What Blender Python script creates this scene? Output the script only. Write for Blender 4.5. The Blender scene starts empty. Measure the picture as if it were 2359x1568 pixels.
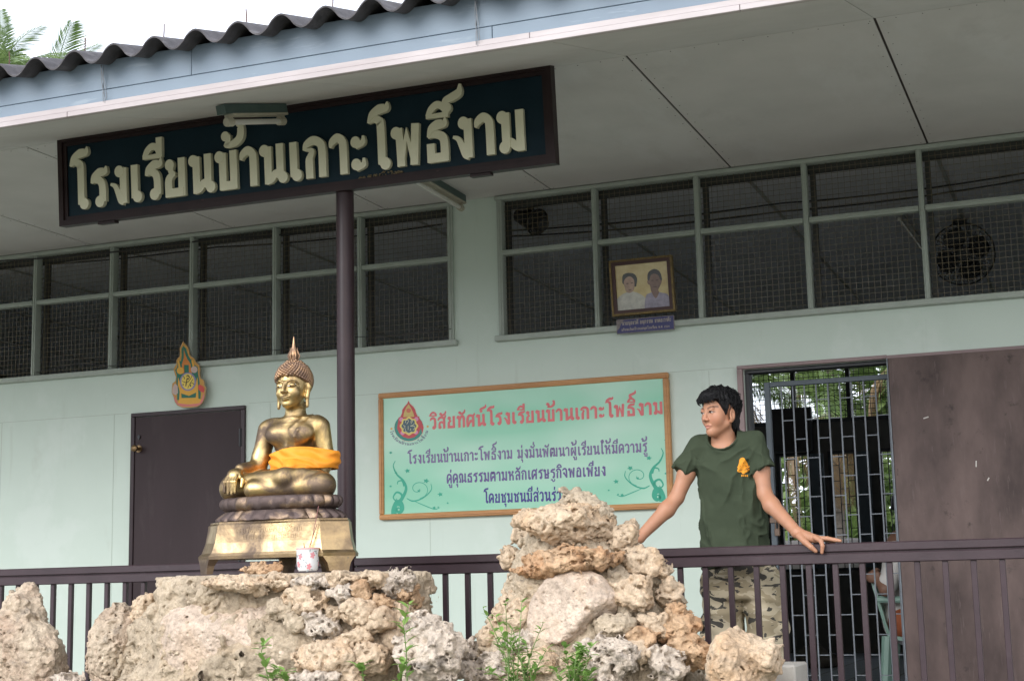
import bpy, bmesh, math, random
import numpy as np
from mathutils import Vector, Matrix, noise as mnoise
from mathutils.bvhtree import BVHTree
R_ = math.radians
SC = bpy.context.scene
COL = SC.collection
rng = random.Random(7)

# ------------------------------------------------------------------ camera, sky, sun, exposure
# the camera stands at the world origin (eye level = z 0); veranda floor is z -0.80, garden ground z -1.5
YAW, PIT, ROL, FPX = 0.36759926, 0.15948675, -0.02332602, 3495.83
_f = np.array([-math.sin(YAW)*math.cos(PIT), math.cos(YAW)*math.cos(PIT), math.sin(PIT)])
_r = np.array([math.cos(YAW), math.sin(YAW), 0.0]); _u = np.cross(_r, _f)
_r2 = math.cos(ROL)*_r + math.sin(ROL)*_u; _u2 = -math.sin(ROL)*_r + math.cos(ROL)*_u
cam = bpy.data.cameras.new('camera'); cam_o = bpy.data.objects.new('camera', cam); COL.objects.link(cam_o)
cam.sensor_width = 36.0; cam.lens = FPX/2359*36.0; cam.clip_start = .05; cam.clip_end = 2000
cam_o.matrix_world = Matrix(((_r2[0], _u2[0], -_f[0], 0), (_r2[1], _u2[1], -_f[1], 0), (_r2[2], _u2[2], -_f[2], 0), (0, 0, 0, 1)))
SC.camera = cam_o
def at(px, py, Y):
    """a pixel of the 2359 px wide photograph -> the point on the upright plane Y"""
    d = (px-1179.5)*_r2 - (py-784)*_u2 + FPX*_f
    return d*(Y/d[1])
def ax(px, py, Y): return float(at(px, py, Y)[0])
def az(px, py, Y): return float(at(px, py, Y)[2])

SUN_EL, SUN_AZ = R_(29), R_(-24)        # azimuth: from the camera's back, towards the left
w = bpy.data.worlds.new('World'); SC.world = w; w.use_nodes = True
nt = w.node_tree; bg = nt.nodes['Background']
sky = nt.nodes.new('ShaderNodeTexSky'); sky.sky_type = 'NISHITA'; sky.sun_disc = False
sky.sun_elevation = SUN_EL; sky.sun_rotation = R_(180)+SUN_AZ
sky.dust_density = 4.0; sky.air_density = 1.0
cl = nt.nodes.new('ShaderNodeMix'); cl.data_type = 'RGBA'      # an overcast: white cloud over the blue
cl.inputs[0].default_value = .80; cl.inputs[7].default_value = (9.3, 9.8, 11.0, 1)
nt.links.new(sky.outputs[0], cl.inputs[6]); nt.links.new(cl.outputs[2], bg.inputs[0])
bg.inputs[1].default_value = .12
sun = bpy.data.lights.new('sun', 'SUN'); sun.energy = 1.5; sun.angle = R_(40); sun.color = (1, .985, .965)
sun_o = bpy.data.objects.new('sun', sun); COL.objects.link(sun_o)
_sd = Vector((math.sin(SUN_AZ)*math.cos(SUN_EL), -math.cos(SUN_AZ)*math.cos(SUN_EL), math.sin(SUN_EL)))
sun_o.rotation_euler = _sd.to_track_quat('Z', 'Y').to_euler()
vs = SC.view_settings; vs.view_transform = 'Standard'; vs.look = 'None'; vs.exposure = .98; vs.gamma = 1
SC.render.engine = 'CYCLES'
SC.cycles.use_denoising = True
SC.cycles.max_bounces = 10; SC.cycles.diffuse_bounces = 6
SC.render.film_transparent = False

# ------------------------------------------------------------------ materials
MATS = {}
def nodes(name):
    m = bpy.data.materials.new(name); m.use_nodes = True
    t = m.node_tree; return m, t, t.nodes['Principled BSDF'], t.nodes.new, t.links.new
def c4(c): return (c[0], c[1], c[2], 1)
def ramp_node(N, stops, interp='LINEAR'):
    r = N('ShaderNodeValToRGB'); cr = r.color_ramp; cr.interpolation = interp
    while len(cr.elements) < len(stops): cr.elements.new(.5)
    for e, (p, c) in zip(cr.elements, stops): e.position = p; e.color = c4(c) if hasattr(c, '__len__') else (c, c, c, 1)
    return r
def mixc(N, L, fac, a, b, mode='MIX'):
    x = N('ShaderNodeMix'); x.data_type = 'RGBA'; x.blend_type = mode
    for s, v in ((0, fac), (6, a), (7, b)):
        if isinstance(v, (int, float)): x.inputs[s].default_value = v
        elif isinstance(v, (tuple, list)): x.inputs[s].default_value = c4(v)
        else: L(v, x.inputs[s])
    return x.outputs[2]
def coords(N, L, scale=(1, 1, 1)):
    tc = N('ShaderNodeTexCoord'); mp = N('ShaderNodeMapping'); mp.inputs['Scale'].default_value = scale
    L(tc.outputs['Object'], mp.inputs[0]); return mp.outputs[0]
def noisen(N, L, vec, scale, detail=5, rough=.6, dist=0):
    n = N('ShaderNodeTexNoise'); n.inputs['Scale'].default_value = scale; n.inputs['Detail'].default_value = detail
    n.inputs['Roughness'].default_value = rough; n.inputs['Distortion'].default_value = dist; L(vec, n.inputs['Vector']); return n
def mat(name, base, col2=None, rough=.6, metal=0, var=.12, vs=3., stretch=(1, 1, 1), bump=0, bscale=60, spots=(), spec=.5, edges=(.35, .65), rvar=0):
    """spots: (colour, scale, threshold, strength, stretch)"""
    if name in MATS: return MATS[name]
    m, t, b, N, L = nodes(name)
    v = coords(N, L, stretch)
    n = noisen(N, L, v, vs)
    col2 = col2 or tuple(x*(1-var) for x in base)
    r = ramp_node(N, [(edges[0], col2), (edges[1], base)]); L(n.outputs['Fac'], r.inputs[0])
    out = r.outputs[0]
    for (c, sc, th, st, sx) in spots:
        v2 = coords(N, L, sx); n2 = noisen(N, L, v2, sc, 6, .65)
        r2 = ramp_node(N, [(th, 0), (min(1, th+.08), st)]); L(n2.outputs['Fac'], r2.inputs[0])
        out = mixc(N, L, r2.outputs[0], out, c)
    L(out, b.inputs['Base Color'])
    b.inputs['Roughness'].default_value = rough; b.inputs['Metallic'].default_value = metal
    b.inputs['Specular IOR Level'].default_value = spec
    if rvar:
        mr = N('ShaderNodeMapRange'); mr.inputs[3].default_value = rough-rvar; mr.inputs[4].default_value = rough+rvar
        mr.inputs[1].default_value = .3; mr.inputs[2].default_value = .7
        L(n.outputs['Fac'], mr.inputs[0]); L(mr.outputs[0], b.inputs['Roughness'])
    if bump:
        nb = noisen(N, L, v, bscale, 6, .65); bp = N('ShaderNodeBump'); bp.inputs['Strength'].default_value = bump
        bp.inputs['Distance'].default_value = .01; L(nb.outputs['Fac'], bp.inputs['Height']); L(bp.outputs[0], b.inputs['Normal'])
    MATS[name] = m; return m

def rock_mat(name, base, second, dark, orange_amt=.5, dark_amt=.5):
    if name in MATS: return MATS[name]
    m, t, b, N, L = nodes(name)
    v = coords(N, L)
    n1 = noisen(N, L, v, 4.5, 8, .65, .5); r1 = ramp_node(N, [(.3, tuple(x*.72 for x in base)), (.5, base), (.68, tuple(min(.85, x*1.22) for x in base))]); L(n1.outputs['Fac'], r1.inputs[0])
    n2 = noisen(N, L, v, 3.1, 7, .6, 1.2); r2 = ramp_node(N, [(.62-.25*orange_amt, 0), (.80-.2*orange_amt, .85)]); L(n2.outputs['Color'], r2.inputs[0])
    o = mixc(N, L, r2.outputs[0], r1.outputs[0], second)
    n3 = noisen(N, L, v, 7.0, 9, .72, .8); r3 = ramp_node(N, [(.66-.2*dark_amt, 0), (.80-.2*dark_amt, .9)]); L(n3.outputs['Fac'], r3.inputs[0])
    o = mixc(N, L, r3.outputs[0], o, dark)
    n4 = noisen(N, L, v, 55, 6, .7); r4 = ramp_node(N, [(.36, .72), (.6, 1.08)]); L(n4.outputs['Fac'], r4.inputs[0])
    o = mixc(N, L, 1.0, o, r4.outputs[0], 'MULTIPLY')
    L(o, b.inputs['Base Color']); b.inputs['Roughness'].default_value = .9; b.inputs['Specular IOR Level'].default_value = .2
    vo = N('ShaderNodeTexVoronoi'); vo.inputs['Scale'].default_value = 42; L(v, vo.inputs['Vector'])
    rv = ramp_node(N, [(.1, 0), (.35, 1)]); L(vo.outputs['Distance'], rv.inputs[0])
    nb = noisen(N, L, v, 38, 9, .75)
    ad = N('ShaderNodeMath'); ad.operation = 'MULTIPLY_ADD'; L(rv.outputs[0], ad.inputs[0]); ad.inputs[1].default_value = .35; L(nb.outputs['Fac'], ad.inputs[2])
    bp = N('ShaderNodeBump'); bp.inputs['Strength'].default_value = .8; bp.inputs['Distance'].default_value = .02
    L(ad.outputs[0], bp.inputs['Height']); L(bp.outputs[0], b.inputs['Normal'])
    MATS[name] = m; return m

# ------------------------------------------------------------------ objects
def tag(o, label=None, cat=None, group=None, kind=None):
    for k, v in (('label', label), ('category', cat), ('group', group), ('kind', kind)):
        if v: o[k] = v
    return o
def thing(name, loc, label, cat, group=None):
    o = bpy.data.objects.new(name, None); COL.objects.link(o); o.location = loc; o.empty_display_size = .1
    return tag(o, label, cat, group)
def wloc(o):
    v = Vector((0, 0, 0))
    while o is not None: v += Vector(o.location); o = o.parent
    return v
def link_mesh(name, me, parent=None, loc=None):
    """me is in world coordinates; loc / the parent's place becomes its origin"""
    o = bpy.data.objects.new(name, me); COL.objects.link(o)
    org = wloc(parent) if parent is not None else Vector(loc or (0, 0, 0))
    if parent is not None and loc is not None: o.location = Vector(loc)-org; org = Vector(loc)
    elif parent is None: o.location = org
    me.transform(Matrix.Translation(-org))
    o.parent = parent
    return o
class MB:
    def __init__(s): s.v = []; s.f = []; s.mi = []; s.m = 0
    def add(s, vs, fs):
        k = len(s.v); s.v += [tuple(map(float, p)) for p in vs]
        for f in fs: s.f.append(tuple(i+k for i in f)); s.mi.append(s.m)
        return s
    def box(s, x0, x1, y0, y1, z0, z1):
        return s.add([(x, y, z) for x in (x0, x1) for y in (y0, y1) for z in (z0, z1)],
              [(0, 1, 3, 2), (4, 6, 7, 5), (0, 4, 5, 1), (2, 3, 7, 6), (0, 2, 6, 4), (1, 5, 7, 3)])
    def bbox(s, x0, x1, y0, y1, z0, z1, b=.004):
        """box with chamfered long edges (all 12)"""
        bm = bmesh.new(); bmesh.ops.create_cube(bm, size=1)
        for q in bm.verts: q.co = Vector(((x0+x1)/2+q.co.x*(x1-x0), (y0+y1)/2+q.co.y*(y1-y0), (z0+z1)/2+q.co.z*(z1-z0)))
        bmesh.ops.bevel(bm, geom=list(bm.edges), offset=b, segments=1, affect='EDGES')
        return s.bm(bm)
    def bm(s, bm):
        bm.verts.index_update()
        s.add([q.co for q in bm.verts], [tuple(q.index for q in f.verts) for f in bm.faces]); bm.free(); return s
    def tube(s, pts, r, n=8, cap=True, r2=None):
        P = [Vector(p) for p in pts]; k0 = len(P); rings = []
        up = None
        for i, p in enumerate(P):
            t = (P[min(i+1, k0-1)]-P[max(i-1, 0)]).normalized()
            if up is None: up = Vector((0, 0, 1)) if abs(t.z) < .9 else Vector((0, 1, 0))
            a = t.cross(up).normalized(); b_ = a.cross(t).normalized(); up = b_
            rr = r if r2 is None else r+(r2-r)*i/(k0-1)
            if hasattr(r, '__len__'): rr = r[i]
            rings.append([p+a*math.cos(2*math.pi*(j+.5)/n)*rr+b_*math.sin(2*math.pi*(j+.5)/n)*rr for j in range(n)])
        vs = [q for rg in rings for q in rg]; fs = []
        for i in range(k0-1):
            for j in range(n): fs.append((i*n+j, i*n+(j+1) % n, (i+1)*n+(j+1) % n, (i+1)*n+j))
        if cap: fs += [tuple(range(n))[::-1], tuple((k0-1)*n+j for j in range(n))]
        return s.add(vs, fs)
    def lathe(s, prof, c, n=32, sx=1, sy=1):
        """prof: (radius, z) from bottom to top round the axis through c"""
        vs = []; fs = []
        for (r, z) in prof:
            for j in range(n):
                a = 2*math.pi*j/n; vs.append((c[0]+r*sx*math.cos(a), c[1]+r*sy*math.sin(a), c[2]+z))
        for i in range(len(prof)-1):
            for j in range(n): fs.append((i*n+j, i*n+(j+1) % n, (i+1)*n+(j+1) % n, (i+1)*n+j))
        fs += [tuple(range(n))[::-1], tuple((len(prof)-1)*n+j for j in range(n))]
        return s.add(vs, fs)
    def prism(s, poly, y0, y1):
        """poly: (x, z) outline; from y0 (front) back to y1"""
        n = len(poly)
        return s.add([(x, y0, z) for x, z in poly]+[(x, y1, z) for x, z in poly],
              [tuple(range(n))]+[tuple(range(n, 2*n))[::-1]]+[(i, i+n, (i+1) % n+n, (i+1) % n) for i in range(n)])
    def build(s, name, mats, parent=None, loc=None, smooth=False, label=None, fixn=True):
        me = bpy.data.meshes.new(name); me.from_pydata(s.v, [], s.f)
        if not isinstance(mats, (list, tuple)): mats = [mats]
        for m in mats: me.materials.append(m)
        if len(mats) > 1: me.polygons.foreach_set('material_index', s.mi)
        if fixn:
            bm = bmesh.new(); bm.from_mesh(me); bmesh.ops.recalc_face_normals(bm, faces=bm.faces); bm.to_mesh(me); bm.free()
        if smooth:
            me.polygons.foreach_set('use_smooth', [True]*len(me.polygons))
            me.set_sharp_from_angle(angle=R_(40))
        me.update()
        o = link_mesh(name, me, parent, loc)
        if label: o['label'] = label
        return o

# ------------------------------------------------------------------ signed distance fields -> smooth meshes
def _hash(ix, iy, iz, seed):
    h = (ix.astype(np.uint32)*np.uint32(374761393) + iy.astype(np.uint32)*np.uint32(668265263) + iz.astype(np.uint32)*np.uint32(2147483647) + np.uint32(seed*1013904223 & 0xffffffff))
    h = (h ^ (h >> np.uint32(13)))*np.uint32(1274126177); h = (h ^ (h >> np.uint32(16)))*np.uint32(2246822519); h ^= h >> np.uint32(15)
    return h.astype(np.float32)/np.float32(4294967295.0)
def vnoise(P, seed=0):
    F = np.floor(P); f = (P-F).astype(np.float32); I = F.astype(np.int64) & 0xffffffff; f = f*f*(3-2*f)
    x, y, z = I[:, 0], I[:, 1], I[:, 2]; x1, y1, z1 = (x+1) & 0xffffffff, (y+1) & 0xffffffff, (z+1) & 0xffffffff
    def l(a, b, t): return a+(b-a)*t
    return l(l(l(_hash(x, y, z, seed), _hash(x1, y, z, seed), f[:, 0]), l(_hash(x, y1, z, seed), _hash(x1, y1, z, seed), f[:, 0]), f[:, 1]),
             l(l(_hash(x, y, z1, seed), _hash(x1, y, z1, seed), f[:, 0]), l(_hash(x, y1, z1, seed), _hash(x1, y1, z1, seed), f[:, 0]), f[:, 1]), f[:, 2])*2-1
def fbm(P, seed=0, oct=4, gain=.5):
    s = 0; a = 1
    for i in range(oct): s = s+a*vnoise(P, seed+i*17); P = P*2.03+3.7; a *= gain
    return s
def worley(P, seed=0):
    """distance to the nearest feature point and that point's random value"""
    F = np.floor(P); best = np.full(len(P), 9., np.float32); val = np.zeros(len(P), np.float32)
    for dx in (-1, 0, 1):
        for dy in (-1, 0, 1):
            for dz in (-1, 0, 1):
                C = F+np.array([dx, dy, dz]); I = C.astype(np.int64) & 0xffffffff
                q = [_hash(I[:, 0], I[:, 1], I[:, 2], seed+k) for k in (1, 2, 3, 4)]
                d = np.sqrt((C[:, 0]+q[0]-P[:, 0])**2+(C[:, 1]+q[1]-P[:, 1])**2+(C[:, 2]+q[2]-P[:, 2])**2)
                k = d < best; best[k] = d[k]; val[k] = q[3][k]
    return best, val
def smin(a, b, k):
    h = np.clip(.5+.5*(b-a)/k, 0, 1); return b+(a-b)*h-k*h*(1-h)
def smax(a, b, k): return -smin(-a, -b, k)
def ell(P, c, r, M=None):
    q = P-np.array(c, np.float32)
    if M is not None: q = q@M          # M columns = the local axes in world space
    r = np.array(r, np.float32)
    k0 = np.linalg.norm(q/r, axis=1); k1 = np.linalg.norm(q/(r*r), axis=1)+1e-9
    return k0*(k0-1)/k1
def cap(P, a, b, ra, rb):
    a = np.array(a, np.float32); b = np.array(b, np.float32); d = b-a
    t = np.clip(((P-a)@d)/float(d@d), 0, 1); return np.linalg.norm(P-a-t[:, None]*d, axis=1)-(ra+(rb-ra)*t)
def chain(P, pts, rs, k=.01):
    o = None
    for i in range(len(pts)-1):
        d = cap(P, pts[i], pts[i+1], rs[i], rs[i+1]); o = d if o is None else smin(o, d, k)
    return o
def prof(P, rows):
    """stack of horizontal ellipses: rows of (z, cx, cy, rx, ry) from low to high"""
    rows = np.array(rows, np.float32); z = P[:, 2]
    g = [np.interp(z, rows[:, 0], rows[:, i]) for i in (1, 2, 3, 4)]
    k = np.sqrt(((P[:, 0]-g[0])/g[2])**2+((P[:, 1]-g[1])/g[3])**2)
    return np.maximum((k-1)*np.minimum(g[2], g[3]), np.maximum(rows[0, 0]-z, z-rows[-1, 0]))
def rotm(rx=0, ry=0, rz=0):
    return np.array((Matrix.Rotation(R_(rz), 3, 'Z')@Matrix.Rotation(R_(ry), 3, 'Y')@Matrix.Rotation(R_(rx), 3, 'X')), np.float32)
def nets(f, lo, hi, h, B=8):
    lo = np.array(lo, np.float64); hi = np.array(hi, np.float64)
    nb = np.ceil((hi-lo)/(h*B)).astype(int)+1; n = nb*B
    g = np.stack(np.meshgrid(*[np.arange(k) for k in nb], indexing='ij'), -1).reshape(-1, 3)
    fc = f((lo+(g+.5)*B*h).astype(np.float32))
    keep = np.abs(fc) < h*B*1.35
    A = np.repeat(np.repeat(np.repeat(np.where(fc < 0, -9., 9.).astype(np.float32).reshape(nb), B, 0), B, 1), B, 2)
    loc = np.stack(np.meshgrid(*[np.arange(B)]*3, indexing='ij'), -1).reshape(-1, 3)
    gk = g[keep]; CH = 600
    for s in range(0, len(gk), CH):
        idx = (gk[s:s+CH, None, :]*B+loc[None]).reshape(-1, 3)
        A[idx[:, 0], idx[:, 1], idx[:, 2]] = f((lo+idx*h).astype(np.float32))
    S = A < 0
    cnt = np.zeros(n-1, np.int8)
    sl = [(slice(0, -1), slice(1, None))[i] for i in (0, 1)]
    for i in (0, 1):
        for j in (0, 1):
            for k in (0, 1): cnt += S[sl[i], sl[j], sl[k]]
    act = np.argwhere((cnt > 0) & (cnt < 8)); ids = np.full(n-1, -1, np.int32); ids[act[:, 0], act[:, 1], act[:, 2]] = np.arange(len(act))
    crn = {}
    for i in (0, 1):
        for j in (0, 1):
            for k in (0, 1): crn[(i, j, k)] = A[act[:, 0]+i, act[:, 1]+j, act[:, 2]+k]
    acc = np.zeros((len(act), 3)); num = np.zeros(len(act))
    for a in crn:
        for ax_ in range(3):
            if a[ax_] == 0:
                b = tuple(1 if q == ax_ else a[q] for q in range(3)); va, vb = crn[a], crn[b]
                m = (va < 0) != (vb < 0); t = np.where(m, va/(va-vb+1e-12), 0)
                p = np.array(a, float)[None]+np.eye(3)[ax_][None]*t[:, None]
                acc[m] += p[m]; num[m] += 1
    V = lo+(act+acc/num[:, None])*h
    quads = []
    for ax_ in range(3):
        o1, o2 = [(1, 2), (2, 0), (0, 1)][ax_]
        s0 = [slice(None)]*3; s1 = [slice(None)]*3; s0[ax_] = slice(0, -1); s1[ax_] = slice(1, None)
        d = S[tuple(s0)] != S[tuple(s1)]
        E_ = np.argwhere(d); ok = (E_[:, o1] > 0) & (E_[:, o2] > 0) & (E_[:, o1] < n[o1]-1) & (E_[:, o2] < n[o2]-1); E_ = E_[ok]
        e1 = np.eye(3, dtype=int)[o1]; e2 = np.eye(3, dtype=int)[o2]
        q = [E_-e1-e2, E_-e2, E_, E_-e1]
        Q = np.stack([ids[t[:, 0], t[:, 1], t[:, 2]] for t in q], 1)
        ins = S[E_[:, 0], E_[:, 1], E_[:, 2]]; Q[~ins] = Q[~ins][:, ::-1]; quads.append(Q)
    Q = np.concatenate(quads); Q = Q[(Q >= 0).all(1)]
    return V.astype(np.float32), Q.astype(np.int32)
def np_mesh(name, V, Q, mats, parent=None, loc=None, colour=None, label=None, smooth=True):
    me = bpy.data.meshes.new(name); k = Q.shape[1]
    me.vertices.add(len(V)); me.vertices.foreach_set('co', np.ascontiguousarray(V, np.float32).ravel())
    me.loops.add(Q.size); me.loops.foreach_set('vertex_index', Q.ravel().astype(np.int32))
    me.polygons.add(len(Q)); me.polygons.foreach_set('loop_start', np.arange(0, Q.size, k, dtype=np.int32))
    me.update(calc_edges=True)
    me.polygons.foreach_set('use_smooth', np.full(len(Q), smooth))
    for m in (mats if isinstance(mats, (list, tuple)) else [mats]): me.materials.append(m)
    if colour is not None:
        a = me.color_attributes.new('paint', 'FLOAT_COLOR', 'POINT'); a.data.foreach_set('color', np.concatenate([colour, np.ones((len(V), 1))], 1).astype(np.float32).ravel())
    me.validate(); o = link_mesh(name, me, parent, loc)
    if label: o['label'] = label
    return o
def biggest(V, Q):
    """drop the crumbs that float free of the main piece"""
    lab = np.arange(len(V))
    for _ in range(400):
        m_ = lab[Q].min(1); new = lab.copy()
        for i in range(4): np.minimum.at(new, Q[:, i], m_)
        new = new[new]
        if (new == lab).all(): break
        lab = new
    u, c = np.unique(lab, return_counts=True); keep = lab == u[c.argmax()]
    idx = np.cumsum(keep)-1; Q = Q[keep[Q].all(1)]
    return V[keep], idx[Q].astype(np.int32)
def relax(V, Q, it=1, lam=.5):
    for _ in range(it):
        acc = np.zeros_like(V); n = np.zeros(len(V))
        for i in range(4):
            a, b = Q[:, i], Q[:, (i+1) % 4]
            np.add.at(acc, a, V[b]); np.add.at(acc, b, V[a]); np.add.at(n, a, 1); np.add.at(n, b, 1)
        V = V*(1-lam)+lam*acc/np.maximum(n, 1)[:, None]
    return V
# ------------------------------------------------------------------ materials of the place
WALL = mat('wall_paint', (.54, .635, .57), (.515, .61, .545), .55, var=.05, vs=2.2, bump=.05, bscale=90, spots=[((.42, .49, .42), 7, .60, .30, (1.6, 1, .12)), ((.60, .68, .63), 1.3, .55, .5, (1, 1, 1)), ((.42, .46, .40), 2.0, .63, .35, (1, 1, .5)), ((.3, .31, .28), 34, .71, .5, (1, 1, 1))])
SOFF = mat('soffit_board', (.53, .52, .505), (.48, .475, .46), .75, vs=2.5, bump=.08, bscale=80, spots=[((.56, .56, .555), 1.6, .54, .5, (1, .35, 1)), ((.37, .365, .355), 2.3, .62, .3, (1, .6, 1)), ((.30, .28, .26), 45, .72, .5, (1, 1, 1))])
SEAM = mat('seam_dark', (.035, .025, .022), rough=.8)
FASC = mat('fascia_paint', (.165, .22, .275), (.15, .20, .255), .55, vs=1.8, stretch=(.5, 1, 6), bump=.1, bscale=50, spots=[((.30, .36, .41), 7, .60, .4, (.35, 1, 3)), ((.11, .14, .17), 5, .66, .3, (.6, 1, 1.5)), ((.15, .18, .2), 24, .70, .5, (.3, 1, 2))])
TRIM = mat('trim_white', (.46, .42, .42), (.36, .32, .32), .6, vs=3, stretch=(.6, 1, 3), spots=[((.42, .34, .32), 25, .68, .5, (1, 1, 1))])
ROOF = mat('fibre_cement', (.085, .08, .085), (.05, .047, .05), .9, vs=14, bump=.35, bscale=120, spots=[((.15, .145, .15), 9, .58, .6, (1, .3, 1))])
BROWN = mat('brown_enamel', (.034, .020, .023), (.026, .015, .018), .36, vs=6, spec=.28, bump=.06, bscale=40, spots=[((.12, .10, .10), 55, .75, .6, (1, 1, 1))])
RAILM = mat('rail_enamel', (.042, .026, .031), (.032, .020, .024), .36, vs=7, spec=.35, bump=.08, bscale=60, spots=[((.26, .22, .22), 45, .70, .6, (1, 1, 1)), ((.05, .035, .04), 12, .6, .5, (1, 1, 1))])
DOORM = mat('door_brown', (.040, .026, .029), (.032, .021, .023), .5, spec=.2, vs=4, stretch=(1, 1, .25), bump=.06, bscale=50, spots=[((.10, .085, .08), 26, .72, .6, (1, 1, 1)), ((.055, .04, .042), 3, .56, .6, (1, 1, .3))])
PLYM = mat('plywood_brown', (.135, .098, .090), (.054, .039, .037), .62, spec=.25, vs=2.2, stretch=(1.2, 1, .5), bump=.12, bscale=45, edges=(.36, .62), spots=[((.035, .027, .026), 9, .62, .7, (1, 1, 1)), ((.03, .024, .023), 38, .66, .6, (1, 1, .6)), ((.15, .115, .11), 22, .60, .4, (2, 1, .3))])
FRAMEW = mat('window_frame', (.37, .42, .375), (.32, .365, .325), .6, vs=9, spots=[((.17, .13, .10), 26, .66, .6, (1, 1, 1))])
INFR = mat('inner_frame_dark', (.03, .033, .03), rough=.6)
WIRE = mat('wire_mesh', (.18, .15, .09), (.12, .095, .055), .6, vs=30)
PINKW = mat('primed_wood', (.30, .225, .225), (.24, .18, .18), .7, vs=8, spots=[((.18, .13, .13), 20, .66, .6, (1, 1, 1))])
INWALL = mat('room_wall', (.36, .37, .34), rough=.8, vs=2)
INCEIL = mat('room_ceiling', (.72, .725, .735), (.64, .645, .655), .8, vs=2)
TILE = mat('floor_tile', (.20, .23, .27), (.15, .17, .20), .25, vs=4)
CONC = mat('concrete', (.40, .38, .34), (.31, .29, .26), .85, vs=4, bump=.3, bscale=60)
STEEL = mat('grille_steel', (.16, .185, .21), (.12, .135, .155), .5, metal=.1, vs=20, spots=[((.12, .09, .07), 40, .68, .6, (1, 1, 1))])
DARKST = mat('dark_steel', (.03, .033, .037), rough=.5)
BLACKP = mat('black_plastic', (.018, .02, .024), rough=.4)
WOODF = mat('golden_wood', (.50, .25, .085), (.40, .185, .06), .45, vs=7, stretch=(.4, 1, 3), bump=.08, bscale=40)

GZ, FZ = -1.5, -.80           # garden ground, veranda floor
YW, YP = 9.15, 6.89           # wall face, line of posts and railing
CZ = 2.555                    # veranda ceiling
# ------------------------------------------------------------------ the ground
DIRT = mat('dry_ground', (.19, .18, .145), (.12, .12, .09), .95, vs=.8, bump=.5, bscale=14, spots=[((.10, .12, .06), 2.5, .52, .7, (1, 1, 1))])
g = MB(); N_ = 60
xs = [-400, -120, -50]+list(np.linspace(-25, 20, 46))+[50, 120, 400]; ys = [-300, -60, -20]+list(np.linspace(-6, 6.5, 26))+[6.9, 8, 12, 20, 32, 45, 80, 200, 600]
gv = []
for y in ys:
    for x in xs:
        near = max(0, min(1, (y-2.2)/2.2))*(1 if y < 6.95 else 0)
        bump_ = .05*mnoise.noise((x*.6, y*.6, 0))
        gv.append((x, y, GZ+bump_+(.62*near*near*(3-2*near) if -12 < x < 6 else 0)))
nx = len(xs)
g.add(gv, [(j*nx+i, j*nx+i+1, (j+1)*nx+i+1, (j+1)*nx+i) for j in range(len(ys)-1) for i in range(nx-1)])
tag(g.build('ground', DIRT, smooth=True), 'dry garden earth in front of the veranda', None, None, 'structure')
fl = MB(); fl.box(-12, 4, 6.78, 9.2, GZ-.2, FZ)
tag(fl.build('veranda_floor', CONC), 'grey concrete veranda floor behind the railing', None, None, 'structure')
fl = MB(); fl.box(-12, 4, 9.2, 17.0, GZ-.2, FZ+.004)
m, t, b, N, L = nodes('room_tiles'); v = coords(N, L)
br = N('ShaderNodeTexBrick'); br.offset = 0; br.inputs['Scale'].default_value = 1; br.inputs['Brick Width'].default_value = .33; br.inputs['Row Height'].default_value = .33
br.inputs['Mortar Size'].default_value = .006; br.inputs['Color1'].default_value = (.42, .47, .55, 1); br.inputs['Color2'].default_value = (.45, .50, .58, 1); br.inputs['Mortar'].default_value = (.06, .06, .07, 1)
L(v, br.inputs[0]); L(br.outputs[0], b.inputs['Base Color']); b.inputs['Roughness'].default_value = .5
tag(fl.build('room_floor', m), 'blue grey tiled floor inside the classroom', None, None, 'structure')

# ------------------------------------------------------------------ the school building
B = thing('school_building', (-3, YW, FZ), 'single storey school building with pale green walls, veranda and corrugated roof', 'building')
def holes_wall(mb, xs, zs, holes, y0, y1):
    """wall slab with rectangular openings; xs, zs: cuts; holes: (x0,x1,z0,z1)"""
    def hole(i, j):
        cx, cz = (xs[i]+xs[i+1])/2, (zs[j]+zs[j+1])/2
        return any(h[0] < cx < h[1] and h[2] < cz < h[3] for h in holes)
    nI, nJ = len(xs)-1, len(zs)-1
    H = [[hole(i, j) if 0 <= i < nI and 0 <= j < nJ else None for j in range(-1, nJ+1)] for i in range(-1, nI+1)]
    for i in range(nI):
        for j in range(nJ):
            if H[i+1][j+1]: continue
            a, b_, c, d = xs[i], xs[i+1], zs[j], zs[j+1]
            mb.add([(a, y0, c), (b_, y0, c), (b_, y0, d), (a, y0, d)], [(0, 1, 2, 3)]); mb.add([(a, y1, c), (b_, y1, c), (b_, y1, d), (a, y1, d)], [(3, 2, 1, 0)])
            for di, dj, e in ((-1, 0, [(a, c), (a, d)]), (1, 0, [(b_, d), (b_, c)]), (0, -1, [(b_, c), (a, c)]), (0, 1, [(a, d), (b_, d)])):
                if H[i+1+di][j+1+dj] is not False:
                    (p, q), (r, s) = e; mb.add([(p, y0, q), (r, y0, s), (r, y1, s), (p, y1, q)], [(0, 1, 2, 3)])
def cuts(holes, lo, hi, k): return sorted({lo, hi}|{h[k] for h in holes}|{h[k+1] for h in holes})
WZ0, WZ1 = 1.603, 2.53
XL = [-8.70, -8.02, -7.34, -6.655, -5.97, -5.29, -4.625, -3.935]; XR = [-3.60, -2.928, -2.248, -1.566, -.874, -.185, .50]
HOLES = [(XL[0], XL[-1], WZ0, WZ1), (XR[0], XR[-1], WZ0, WZ1), (-2.0, -.50, FZ-.02, 1.272), (-6.43, -5.56, FZ-.02, 1.245)]
mb = MB(); holes_wall(mb, cuts(HOLES, -12, 4, 0), cuts(HOLES, FZ-.02, CZ+.1, 2), HOLES, YW, YW+.10)
mb.build('wall', WALL, B, fixn=False)
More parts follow.
